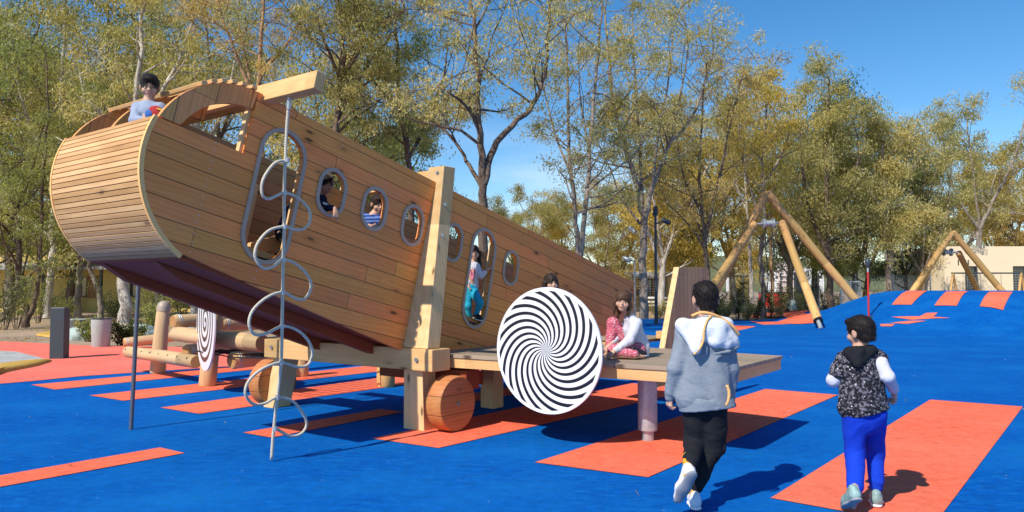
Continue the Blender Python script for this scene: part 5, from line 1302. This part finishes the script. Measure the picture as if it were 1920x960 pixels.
def shoe(name, heel, toe, up, s, mat, solemat, parent, res=.006):
    heel = np.array(heel); toe = np.array(toe); d = norm(toe - heel); up = np.array(up, float); up = norm(up - d * np.dot(up, d)); r = np.cross(d, up)
    q = lambda a, b, c_: heel + d * a * s + r * b * s + up * c_ * s; L_ = np.linalg.norm(toe - heel) / s
    Rm = np.stack([r, d, up], 1)
    V = surf([('c', q(.0, 0, .035), q(L_ * .55, 0, .03), .036 * s, .038 * s), ('c', q(L_ * .55, 0, .028), q(L_ - .035, .004, .018), .040 * s, .030 * s), ('c', q(.005, 0, .04), q(.0, 0, .075), .034 * s, .031 * s), ('c', q(.06, 0, .05), q(.03, 0, .075), .030 * s, .028 * s)], k=.02, res=res, cuts=[('keep', ('p', q(0, 0, .006), -up))])
    o = smesh(name, V, mat, parent)
    V = surf([('c', q(.0, 0, .0), q(L_ * .5, 0, .0), .040 * s, .038 * s, (up, .34)), ('c', q(L_ * .5, 0, .0), q(L_ - .032, .004, .0), .043 * s, .034 * s, (up, .34))], k=.015, res=res)
    smesh('sole', V, solemat, o); return o
def face(c, f, up, s, parent, brow='brow', mouth=True):
    r, f, u = frame(f, up); c = np.array(c); q = lambda a, b, d: c + (r * a + f * b + u * d) * s
    Rm = np.stack([r, f, u], 1)
    for sx_ in (-1, 1):
        e = smesh('eye', surf([('e', q(.030 * sx_, .0735, .003), (.0120 * s, .0055 * s, .0050 * s), Rm)], res=.0022 * s, k=.001), M['eye'], parent, lap=0)
        smesh('iris', surf([('e', q(.030 * sx_, .0775, .003), (.0058 * s, .0022 * s, .0052 * s), Rm)], res=.0016 * s, k=.001), M['iris'], e, lap=0)
        smesh('eyebrow', surf([('c', q(.016 * sx_, .083, .024), q(.046 * sx_, .070, .027), .0036 * s, .003 * s)], res=.0022 * s, k=.001), M[brow], parent, lap=0)
    smesh('mouth', surf([('e', q(0, .0855, -.050), (.020 * s, .0055 * s, .0068 * s), Rm)], res=.0022 * s, k=.001), M['lips'], parent, lap=0)
def mkperson(label, loc, s, J, skin='skin', hair='hair_black', style='short', hres=.006, body_res=.006, fdir=(0, 1, 0), up=(0, 0, 1), hands=(), facefeat=True, group=None, neck=.040, bareleg=False, seed=0):
    hc = J['head']; pr = head_prims(hc, fdir, up, s)
    r, f, u = frame(fdir, up)
    pr += [('c', np.array(hc) - u * .06 * s - f * .012 * s, J['neck'], neck * s, (neck + .006) * s), ('c', J['neck'], J['chest'], .05 * s, .085 * s), ('c', J['chest'], J['pelvis'], .085 * s, .085 * s)]
    for k in 'lr':
        if 'sh_' + k in J:
            pr += [('c', J['chest'], J['sh_' + k], .06 * s, .042 * s), ('c', J['sh_' + k], J['el_' + k], .036 * s, .029 * s), ('c', J['el_' + k], J['wr_' + k], .029 * s, .020 * s)]
        if 'hip_' + k in J:
            pr += [('c', J['pelvis'], J['hip_' + k], .08 * s, .07 * s), ('c', J['hip_' + k], J['kn_' + k], .064 * s, .044 * s), ('c', J['kn_' + k], J['an_' + k], .042 * s, .028 * s)]
            if 'toe_' + k in J: pr += [('c', J['an_' + k], J['toe_' + k], .026 * s, .018 * s)]
    hp = []
    for h in hands: hp += hand_prims(*h)
    V = surf(pr + hp, k=.012 * s, res=body_res)
    t = smesh('person', V, M[skin], None, lap=1); t.location = loc
    tag(t, label, 'person', group)
    hv = hair_surf(hc, fdir, up, s, style, hres, seed)
    ho = smesh('hair', hv, M[hair], t, lap=1)
    rs = np.random.RandomState(seed + 50); V = hv[0]; C = V[rs.randint(0, len(V), 2600)]; out = C - (np.array(hc) - f * .01); out /= np.linalg.norm(out, axis=1)[:, None]
    dr = out * .55 - f * .25 - u * (.55 if style == 'short' else 1.3) + rs.normal(size=C.shape) * .28; dr /= np.linalg.norm(dr, axis=1)[:, None]
    sd_ = np.cross(dr, out); sd_ /= np.linalg.norm(sd_, axis=1)[:, None] + 1e-9
    L_ = (.020 if style == 'short' else .034) * s * rs.uniform(.5, 1.3, len(C))[:, None]
    base = C - out * .003
    Q = np.stack([base - sd_ * .0013, base + sd_ * .0013, base + dr * L_], 1).reshape(-1, 3)
    me = bpy.data.meshes.new('hair_strands'); me.from_pydata([tuple(v) for v in Q], [], [(3 * i, 3 * i + 1, 3 * i + 2) for i in range(len(C))]); link('hair_strands', me, M[hair], ho)
    if facefeat: face(hc, fdir, up, s, t)
    return t
def PX(Y0, loc):
    loc = np.array(loc)
    return lambda x, y, dy=0.: D(x, y, Y0 + dy) - loc

# --- boy in the grey hoodie, walking away
Y0 = 5.0; loc = np.array([D(1318, 600, Y0)[0], Y0, 0]); j = PX(Y0, loc); s = 1.0
J = dict(head=j(1322, 560), neck=j(1324, 600), chest=j(1322, 655), pelvis=j(1322, 742), sh_l=j(1284, 622), sh_r=j(1361, 626), el_l=j(1266, 690, -.03), el_r=j(1372, 692), wr_l=j(1257, 742, .03), wr_r=j(1369, 745, .04),
         hip_l=j(1305, 745), hip_r=j(1340, 747), kn_l=j(1303, 832, .06), an_l=j(1293, 884, -.24), kn_r=j(1332, 842, .05), an_r=j(1302, 925, 0))
J['toe_l'] = j(1274, 925, -.18); J['toe_r'] = J['an_r'] + np.array([.02, .15, -.05])
t = mkperson('boy in a grey and white hoodie with black trousers walking away from the camera', tuple(loc), 1.06, J, fdir=(-.06, 1, .04), hands=[(J['wr_l'], (-.12, .12, -1), (.9, .3, 0), 1.0, 1.0, -1), (J['wr_r'], (-.12, .12, -1), (-.9, .3, 0), 1.0, 1.0, 1)], style='short', body_res=.0052)
pr = [('c', j(1320, 650), j(1319, 735), .140, .155, ((0, 1, 0), .66)), ('c', j(1290, 625), j(1356, 628), .075, .078), ('c', j(1300, 650), j(1300, 742), .10, .125, ((0, 1, 0), .8)), ('c', j(1338, 655), j(1341, 755), .10, .108, ((0, 1, 0), 1.0)), ('c', j(1324, 606), j(1324, 640), .07, .11)]
pr += [('c', J['sh_l'], J['el_l'], .060, .047), ('c', J['el_l'], j(1257, 735, .02), .047, .040), ('c', J['sh_r'], J['el_r'], .060, .047), ('c', J['el_r'], j(1369, 738, .03), .047, .040)]
cutp = [('keep', ('p', j(1320, 766), (.10, -.05, -1))), ('cut', ('c', j(1324, 560), j(1324, 597), .055, .05))]
smesh('hoodie', surf(pr, k=.026, res=.006, cuts=[cutp[0], cutp[1]], fold=(.0045, 26, 3)), M['grey_sweat'], t)
smesh('hem_band', surf([('c', j(1318, 754), j(1319, 762), .165, .163, ((0, 1, 0), .70)), ('c', j(1345, 760), j(1348, 766), .118, .116, ((0, 1, 0), .85))], k=.03, res=.007, cuts=[('keep', ('p', j(1320, 768), (.10, -.05, -1))), ('cut', ('p', j(1320, 760), (.10, -.05, -1)))][:1] + [('cut', ('p', j(1320, 759), (-.10, .05, 1)) if False else ('e', j(1320, 690), (.2, .2, .23)))]), M['grey_sweat'], t)
for a, b_, r_ in (((1256, 736, .02), (1256, 745, .03), .036), ((1369, 739, .03), (1369, 748, .04), .036)):
    smesh('cuff', surf([('c', j(*a), j(*b_), r_, r_ * .92)], res=.006, k=.005), M['grey_sweat'], t)
# hood lying across the back and the right shoulder
hood = [('c', j(1285, 610, -.05), j(1362, 607, -.04), .040, .044), ('c', j(1278, 610, -.06), j(1304, 655, -.125), .042, .020), ('c', j(1318, 612, -.09), j(1304, 656, -.13), .055, .022), ('c', j(1345, 612, -.08), j(1340, 640, -.11), .06, .045), ('c', j(1353, 614, -.03), j(1372, 640, -.04), .044, .038), ('c', j(1362, 627, -.02), j(1375, 645, -.01), .048, .034), ('c', j(1330, 612, -.08), j(1362, 645, -.09), .06, .035)]
hd = smesh('hood', surf(hood, k=.05, res=.005, fold=(.0022, 30, 8), cuts=[('cut', ('c', j(1323, 555), j(1323, 594), .058, .056))]), M['white_cloth'], t)
smesh('hood_edge', surf([('c', j(1384, 650, -.045), j(1366, 659, -.10), .012, .012), ('c', j(1366, 659, -.10), j(1340, 664, -.14), .012, .008)], k=.01, res=.005), M['grey_sweat'], hd)
def ribbon(pts, r): return MB().tube(cat([tuple(p) for p in pts], 6), r, 8).build('hood_trim', M['apricot'], hd, smooth=True)
ribbon([j(1333, 592, -.125), j(1325, 603, -.148), j(1320, 620, -.158), j(1319, 637, -.158), j(1313, 652, -.156), j(1301, 665, -.150)], .0075)
ribbon([j(1297, 592, -.09), j(1315, 586, -.115), j(1335, 589, -.12), j(1355, 598, -.10), j(1374, 612, -.095), j(1386, 628, -.07)], .009)
MB().tube(cat([tuple(j(1363, 722, -.155)), tuple(j(1367, 735, -.158)), tuple(j(1366, 750, -.155)), tuple(j(1362, 760, -.145))], 5), [.010] * 16, 8).build('side_trim', M['apricot'], t, smooth=True)
tr = [('c', j(1322, 742), j(1322, 755), .112, .112, ((0, 1, 0), .62)), ('c', J['hip_l'], J['kn_l'], .092, .070), ('c', J['kn_l'], j(1295, 862, -.16), .068, .052), ('c', J['hip_r'], J['kn_r'], .088, .076), ('c', J['kn_r'], j(1307, 905), .074, .055), ('c', j(1346, 785, .02), j(1343, 820, .04), .06, .06)]
smesh('trousers', surf(tr, k=.03, res=.006, fold=(.0055, 36, 5)), M['black_cloth'], t)
for a, b_ in ((j(1295, 861, -.155), j(1294, 869, -.185)), (j(1307, 905), j(1306, 912))):
    smesh('trouser_cuff', surf([('c', a, b_, .049, .045)], res=.006, k=.005), M['black_cloth'], t)
smesh('pocket_flap', surf([('c', j(1356, 800, .02), j(1352, 845, .03), .030, .030)], res=.006, k=.005, fold=(.003, 40, 2)), M['black_cloth'], t)
for a, b_ in ((J['an_l'] + (.01, .09, .07), J['an_l'] + (-.01, -.02, -.02)), (J['an_r'] + (.01, 0, .08), J['an_r'] + (0, 0, -.01))):
    smesh('sock', surf([('c', a, b_, .034, .034)], res=.006, k=.005), M['sock'], t)
a = J['an_l']; dn = norm(np.array([-.30, .42, -.80]))
shoe('shoe', a + np.array([.0, -.045, -.015]), a + np.array([.0, -.045, -.015]) + dn * .235, (-.1, .9, .4), 1.0, M['shoe_white'], M['sole_grey'], t)
shoe('shoe', np.array([J['an_r'][0] - .005, -.045, .016]), np.array([J['an_r'][0] + .03, .185, .016]), (0, 0, 1), 1.0, M['shoe_white'], M['shoe_white'], t)

# --- boy in the speckled vest, running away
Y0 = 4.97; loc = np.array([D(1617, 600, Y0)[0], Y0, 0]); j = PX(Y0, loc); s = .96
J = dict(head=j(1613, 622), neck=j(1612, 655), chest=j(1613, 700), pelvis=j(1618, 768), sh_l=j(1584, 676), sh_r=j(1648, 674), el_l=j(1563, 712, .03), el_r=j(1664, 706, -.08), wr_l=j(1584, 716, .22), wr_r=j(1677, 735, .02),
         hip_l=j(1602, 775), hip_r=j(1638, 775), kn_l=j(1603, 850, .04), an_l=j(1603, 922, -.16), kn_r=j(1640, 850, .16), an_r=j(1643, 918, .08))
J['toe_l'] = j(1600, 950, -.08); J['toe_r'] = J['an_r'] + np.array([.05, .13, -.06])
t = mkperson('boy in a speckled black vest and bright blue trousers running away on the right', tuple(loc), s, J, fdir=(-.42, .90, -.10), up=(-.10, 0, 1), hands=[(J['wr_r'], (.25, .35, -.9), (-.8, .5, 0), .95, 1.1, 1), (J['wr_l'], (.5, .8, .1), (.5, -.4, -.6), .95, 1.1, 1)], style='short', body_res=.0052, seed=4)
pr = [('c', j(1612, 690), j(1618, 764), .118, .136, ((0, 1, 0), .84)), ('c', j(1590, 676), j(1640, 672), .062, .064), ('c', j(1602, 700), j(1600, 762), .09, .10, ((0, 1, 0), .8)), ('c', j(1630, 700), j(1640, 765), .085, .092, ((0, 1, 0), .8)), ('c', J['sh_l'], j(1571, 698, .01), .058, .056), ('c', J['sh_r'], j(1652, 682, -.01), .055, .05)]
smesh('vest', surf(pr, k=.03, res=.006, fold=(.0045, 34, 9), cuts=[('keep', ('p', j(1618, 775), (.22, 0, -1))), ('cut', ('c', j(1612, 610), j(1612, 652), .045, .045))]), M['vest'], t)
hb_ = smesh('vest_hood', surf([('c', j(1593, 660, -.05), j(1634, 657, -.05), .036, .036), ('c', j(1592, 662, -.06), j(1606, 682, -.10), .034, .022), ('c', j(1630, 660, -.06), j(1609, 684, -.10), .032, .020), ('c', j(1612, 660, -.08), j(1608, 682, -.105), .035, .022)], k=.02, res=.005, fold=(.003, 45, 1)), M['black_cloth'], t)
smesh('sleeve', surf([('c', j(1649, 680, -.04), J['el_r'], .050, .044), ('c', J['el_r'], j(1675, 729, .01), .042, .035)], k=.02, res=.005, fold=(.003, 50, 2)), M['lilac'], t)
smesh('sleeve', surf([('c', j(1573, 695, .01), J['el_l'], .046, .045), ('c', J['el_l'], J['wr_l'], .043, .034)], k=.02, res=.005, fold=(.003, 50, 6)), M['lilac'], t)
tr = [('c', j(1619, 765), j(1620, 782), .112, .118, ((0, 1, 0), .70)), ('c', J['hip_l'], J['kn_l'], .080, .060), ('c', J['kn_l'], j(1603, 912, -.11), .062, .052), ('c', J['hip_r'], J['kn_r'], .082, .060), ('c', J['kn_r'], j(1643, 902, .09), .060, .048)]
smesh('trousers', surf(tr, k=.028, res=.006, fold=(.004, 34, 15)), M['royal'], t)
for a, b_ in ((j(1603, 910, -.11), j(1603, 921, -.135)), (j(1643, 902, .09), j(1643, 912, .09))): smesh('trouser_cuff', surf([('c', a, b_, .047, .042)], res=.006, k=.005), M['royal'], t)
a = J['an_l']; dn = norm(np.array([-.03, .30, -.80]))
shoe('shoe', np.array([a[0] - .005, a[1] - .03, .115]), np.array([a[0] - .02, a[1] + .14, .014]), (0, .5, .85), .95, M['shoe_teal'], M['sole_grey'], t)
shoe('shoe', np.array([J['an_r'][0] - .02, .04, .018]), np.array([J['an_r'][0] + .07, .235, .018]), (0, 0, 1), .95, M['shoe_teal'], M['shoe_white'], t)

# --- girl sitting on the wing
Y0 = 7.42; loc = np.array([D(1192, 600, Y0)[0], Y0, .772]); j = PX(Y0, loc); s = .98
J = dict(head=j(1168, 564, -.08), neck=j(1179, 590, -.04), chest=j(1188, 622, 0), pelvis=j(1196, 655, .02), sh_r=j(1180, 604, .10), sh_l=j(1194, 607, -.12), el_l=j(1180, 638, -.22), wr_l=j(1152, 658, -.26), el_r=j(1160, 630, .08), wr_r=j(1146, 645, -.02),
         hip_r=j(1190, 658, .08), kn_r=j(1149, 606, .06), an_r=j(1141, 662, .0), hip_l=j(1196, 660, -.07), kn_l=j(1150, 662, -.20), an_l=j(1190, 667, -.26))
J['toe_r'] = j(1128, 668, -.04); J['toe_l'] = j(1206, 668, -.22)
t = mkperson('girl in a white jumper and pink spotted trousers sitting on the wing deck', tuple(loc), s, J, hair='hair_brown', style='fringe', fdir=(-.22, -.96, -.10), up=(.12, -.05, 1), hands=[(J['wr_l'], (-.7, -.1, -.6), (-.3, .3, -.7), .9, .5, -1), (J['wr_r'], (-.6, -.3, -.6), (-.3, .3, -.7), .9, .5, 1)], body_res=.006, seed=3)
pr = [('c', j(1186, 618, -.01), j(1197, 650, .0), .100, .112, ((.3, 1, 0), .85)), ('c', j(1179, 604, .08), j(1192, 607, -.10), .056, .058), ('c', j(1198, 640, .0), j(1203, 663, .0), .075, .075), ('c', J['sh_l'], J['el_l'], .054, .045), ('c', J['el_l'], j(1155, 656, -.25), .043, .032), ('c', J['sh_r'], J['el_r'], .052, .042), ('c', J['el_r'], j(1148, 643, .0), .04, .03)]
pr += [('c', j(1186, 612, -.01), j(1180, 596, -.04), .075, .056)]
smesh('jumper', surf(pr, k=.025, res=.006, fold=(.004, 42, 6), cuts=[('cut', ('c', j(1172, 570, -.06), j(1178, 586, -.055), .042, .040)), ('keep', ('p', (0, 0, .006), (0, 0, -1)))]), M['lilac'], t)
tr = [('c', J['hip_r'], J['kn_r'], .078, .060), ('c', J['kn_r'], J['an_r'], .058, .042), ('c', J['hip_l'] + (0, 0, .02), J['kn_l'] + (0, 0, .035), .076, .056), ('c', J['kn_l'] + (0, 0, .02), J['an_l'] + (0, 0, .02), .052, .04), ('c', j(1196, 657, -.06), j(1194, 657, .07), .08, .08)]
smesh('trousers', surf(tr, k=.02, res=.006, fold=(.003, 48, 4), cuts=[('keep', ('p', (0, 0, .002), (0, 0, -1)))]), M['leopard'], t)
shoe('shoe', J['an_r'] + np.array([.03, .02, -.035]), J['an_r'] + np.array([-.15, -.03, -.035]), (0, 0, 1), .85, M['shoe_black'], M['shoe_white'], t)
shoe('shoe', J['an_l'] + np.array([-.02, .02, .0]), J['an_l'] + np.array([.13, .08, .0]), (0, -.2, 1), .8, M['shoe_black'], M['shoe_white'], t)

# --- boy standing in the open nose
Y0 = 6.12; loc = np.array([D(283, 500, Y0)[0], Y0, 1.97]); j = PX(Y0, loc); s = .93
J = dict(head=j(281, 163), neck=j(279, 190), chest=j(281, 222), pelvis=j(290, 295, .05), sh_l=j(259, 203), sh_r=j(302, 204), el_l=j(253, 226, -.10), wr_l=j(272, 223, -.19), el_r=j(309, 228, -.02), wr_r=j(300, 238, -.12))
for k, dx in (('l', -.06), ('r', .06)):
    J['hip_' + k] = J['pelvis'] + np.array([dx, 0, -.02]); J['kn_' + k] = J['hip_' + k] + np.array([0, .02, -.30]); J['an_' + k] = np.array([J['kn_' + k][0], J['kn_' + k][1] + .02, .06]); J['toe_' + k] = J['an_' + k] + np.array([0, -.12, -.04])
t = mkperson('boy with glasses and a red and blue printed top leaning out of the raised nose', tuple(loc), s, J, fdir=(.38, -.90, -.28), hands=[(J['wr_l'], (.85, -.25, -.35), (.1, -.2, -.9), .92, .35, 1)], seed=5)
pr = [('c', j(280, 208), j(279, 196), .07, .054), ('c', j(281, 215), j(288, 285, .04), .105, .11, ((0, 1, 0), .72)), ('c', j(263, 204), j(298, 205), .054, .054), ('c', J['sh_l'], J['el_l'], .052, .045), ('c', J['el_l'], j(268, 225, -.17), .042, .034), ('c', J['sh_r'], J['el_r'], .050, .042), ('c', J['el_r'], J['wr_r'], .04, .032)]
sh_ = smesh('top', surf(pr, k=.025, res=.006, fold=(.003, 45, 6), cuts=[('cut', ('c', j(279, 165), j(280, 190), .042, .044))]), M['paleblue'], t)
smesh('shirt_print', surf([('e', j(290, 213, -.060), (.072, .020, .066))], res=.005, k=.004, fold=(.002, 40, 1)), M['redprint'], sh_)
smesh('shirt_print', surf([('e', j(279, 214, -.072), (.036, .014, .040))], res=.005, k=.004, fold=(.002, 40, 2)), M['blueprint'], sh_)
smesh('shirt_print', surf([('c', j(295, 204, -.080), j(304, 207, -.070), .007, .010)], res=.004, k=.004), M['yellowprint'], sh_)
smesh('trousers', surf([('c', J['pelvis'] + (0, 0, .05), J['pelvis'], .11, .11, ((0, 1, 0), .8))] + [('c', J['hip_' + k], J['kn_' + k], .075, .055) for k in 'lr'] + [('c', J['kn_' + k], J['an_' + k], .055, .042) for k in 'lr'], k=.02, res=.008), M['navy'], t)
for k in 'lr': shoe('shoe', J['an_' + k] + np.array([0, .04, -.05]), J['an_' + k] + np.array([0, -.15, -.05]), (0, 0, 1), .85, M['shoe_black'], M['shoe_white'], t, res=.008)
r_, f_, u_ = frame((.38, -.90, -.28)); q_ = lambda a, b, d: J['head'] + (r_ * a + f_ * b + u_ * d) * s
gb = MB()
for sx_ in (-1, 1): gb.tube([tuple(q_(.031 * sx_ + .021 * math.cos(x), .092, .003 + .017 * math.sin(x))) for x in np.linspace(0, 2 * math.pi, 17)], .0022, 6, caps=False)
gb.tube([tuple(q_(-.010, .093, .006)), tuple(q_(.010, .093, .006))], .0022, 6)
for sx_ in (-1, 1): gb.tube([tuple(q_(.052 * sx_, .090, .008)), tuple(q_(.076 * sx_, .0, .006))], .0022, 6)
gb.build('glasses', M['glassframe'], t, smooth=True)

# --- helper for the children inside the fuselage
def inner(label, Y0, floor, s, px, head, neck_, chest, pelv, fdir, top, trousers, hair, style, arms, hands, seed, feat=True, up=(0, 0, 1), skin='skin', legs='kneel', shoem='shoe_black', extra=None):
    loc = np.array([D(px, 500, Y0)[0], Y0, floor]); j = PX(Y0, loc)
    J = dict(head=j(*head), neck=j(*neck_), chest=j(*chest), pelvis=j(*pelv))
    for k, (a, b_, c_) in arms.items(): J['sh_' + k] = j(*a); J['el_' + k] = j(*b_); J['wr_' + k] = j(*c_)
    if legs == 'kneel':
        for k, dx in (('l', -.06), ('r', .06)):
            J['hip_' + k] = J['pelvis'] + np.array([dx, 0, 0]); J['kn_' + k] = np.array([J['pelvis'][0] + dx * 1.3, J['pelvis'][1] - .06, .07]); J['an_' + k] = np.array([J['pelvis'][0] + dx * 1.3, J['pelvis'][1] + .22, .05]); J['toe_' + k] = J['an_' + k] + np.array([0, .10, -.01])
    else:
        for k, (a, b_, c_, d_) in legs.items(): J['hip_' + k] = j(*a); J['kn_' + k] = j(*b_); J['an_' + k] = j(*c_); J['toe_' + k] = j(*d_)
    t = mkperson(label, tuple(loc), s, J, skin=skin, hair=hair, style=style, fdir=fdir, up=up, hands=[(J['wr_' + h[0]],) + tuple(h[1:]) for h in hands], body_res=.007, seed=seed, facefeat=feat)
    pr = [('c', J['chest'] + (J['neck'] - J['chest']) * .35, J['pelvis'] + (J['chest'] - J['pelvis']) * .12, .10 * s, .11 * s, ((0, 1, 0), .75))]
    pr += [('c', J['chest'] + (J['neck'] - J['chest']) * .5, J['neck'] - np.array([0, 0, .012]), .075 * s, .055 * s)]
    for k in arms: pr += [('c', J['neck'] + (J['chest'] - J['neck']) * .4, J['sh_' + k], .055 * s, .05 * s), ('c', J['sh_' + k], J['el_' + k], .05 * s, .042 * s), ('c', J['el_' + k], J['wr_' + k] + (J['el_' + k] - J['wr_' + k]) * .1, .04 * s, .031 * s)]
    smesh('top', surf(pr, k=.022, res=.007, fold=(.003, 46, seed), cuts=[('cut', ('c', J['head'], J['neck'], .043 * s, .043 * s))]), M[top], t)
    tr = [('c', J['pelvis'], J['pelvis'] + np.array([0, 0, .03]), .10 * s, .10 * s)]
    for k in 'lr': tr += [('c', J['hip_' + k], J['kn_' + k], .073 * s, .056 * s), ('c', J['kn_' + k], J['an_' + k], .054 * s, .040 * s)]
    smesh('trousers', surf(tr, k=.02, res=.007, fold=(.003, 46, seed + 1)), M[trousers], t)
    for k in 'lr':
        a = J['an_' + k]; d = norm(J['toe_' + k] - a); d2 = norm(np.array([d[0], d[1], d[2] * .3]))
        if legs == 'kneel': shoe('shoe', a + np.array([0, -.02, 0.0]), a + np.array([0, .15, -.0]), (0, 0, 1), .8, M[shoem], M['shoe_white'], t, res=.008)
        else: shoe('shoe', a - d2 * .03 + np.array([0, 0, -.045]), a + d2 * .14 + np.array([0, 0, -.045]), (0, 0, 1), .8, M[shoem], M['shoe_white'], t, res=.007)
    return t, J, j
t, J, j = inner('boy in a navy top resting his arm out of the first small porthole', 7.25, 1.63, .88, 603, (608, 346), (600, 368), (592, 388, .02), (584, 430, .1), (.75, -.55, -.25), 'navy', 'black_cloth', 'hair_black', 'short',
      dict(l=((588, 372, .05), (580, 395, .1), (590, 410, .1)), r=((603, 374, -.02), (612, 389, -.16), (628, 391, -.34))), [('r', (.25, -.35, -.9), (-.5, .6, -.2), .9, .35, 1)], 11, skin='skin2')
MB().box((-.035, -.002, -.009), (.035, .002, .009)).build('sleeve_stripe', M['white'], t, loc=tuple(j(612, 383, -.215)), rot=(0, R(28), 0))
inner('boy in a blue striped top looking out of the second small porthole', 7.66, 1.50, .90, 706, (709, 383), (700, 404), (697, 425, .02), (694, 475, .06), (.50, -.80, -.30), 'stripe', 'black_cloth', 'hair_dark', 'short',
      dict(l=((683, 408, .04), (676, 435, .05), (690, 438, -.06)), r=((712, 412, -.04), (718, 432, -.05), (706, 424, -.12))), [('r', (-.6, -.5, -.2), (0, -.2, -.9), .9, .6, 1), ('l', (.7, -.4, 0), (0, -.2, -.9), .9, .6, -1)], 12)
t, J, j = inner('girl in a white top and turquoise trousers standing in the far door opening', 8.92, 1.075, .80, 888, (889, 474), (886, 492), (884, 510), (883, 543, .02), (.25, -.95, -.05), 'lilac', 'teal', 'hair_dark', 'long',
      dict(l=((876, 498), (872, 518, -.02), (878, 532, -.05)), r=((894, 499), (902, 517, -.02), (911, 510, -.04))), [('r', (.6, -.1, .7), (.6, .2, -.3), .8, .5, 1), ('l', (.2, -.2, -.9), (.5, 0, 0), .8, .5, -1)], 13,
      legs=dict(l=((878, 546), (877, 573, -.03), (881, 598, .03), (884, 604, -.10)), r=((888, 546), (900, 568, -.14), (893, 590, -.10), (902, 600, -.20))))
smesh('shirt_print', surf([('c', j(881, 506, -.072), j(885, 524, -.078), .014, .010), ('c', j(890, 506, -.072), j(886, 524, -.078), .014, .010)], res=.004, k=.003), M['pinkprint'], t)
inner('person in navy and black clothes crouching inside the tall front door opening', 7.72, 1.72, .95, 545, (566, 372, .05), (558, 388, .03), (549, 402), (533, 440, .02), (.8, -.3, -.4), 'navy', 'black_cloth', 'hair_black', 'short',
      dict(l=((543, 396, -.08), (536, 420, -.12), (545, 432, -.18)), r=((556, 396, .10), (560, 420, .1), (562, 436, .05))), [('l', (.5, -.3, -.6), (0, 0, -1), .9, .6, 1), ('r', (.5, -.3, -.6), (0, 0, -1), .9, .6, 1)], 14, feat=False,
      legs=dict(l=((530, 442, -.08), (545, 458, -.18), (522, 478, -.12), (530, 486, -.22)), r=((536, 442, .08), (552, 458, .0), (532, 478, .02), (542, 486, -.06))))
t, J, j = inner('girl with long dark curly hair sitting behind the black and white propeller disc', 8.15, .772, .92, 1030, (1033, 531), (1030, 553), (1028, 575), (1028, 640, .05), (.38, -.92, -.05), 'navy', 'black_cloth', 'hair_dark', 'long',
      dict(l=((1014, 562), (1008, 590, -.06), (1015, 615, -.15)), r=((1044, 562), (1050, 590, -.06), (1042, 615, -.15))), [('l', (.3, -.5, -.5), (0, 0, -1), .9, .5, 1), ('r', (-.3, -.5, -.5), (0, 0, -1), .9, .5, -1)], 15,
      legs=dict(l=((1018, 645, .02), (1000, 650, -.30), (1035, 656, -.40), (1050, 656, -.42)), r=((1040, 645, .02), (1058, 650, -.30), (1025, 656, -.36), (1012, 656, -.38))))
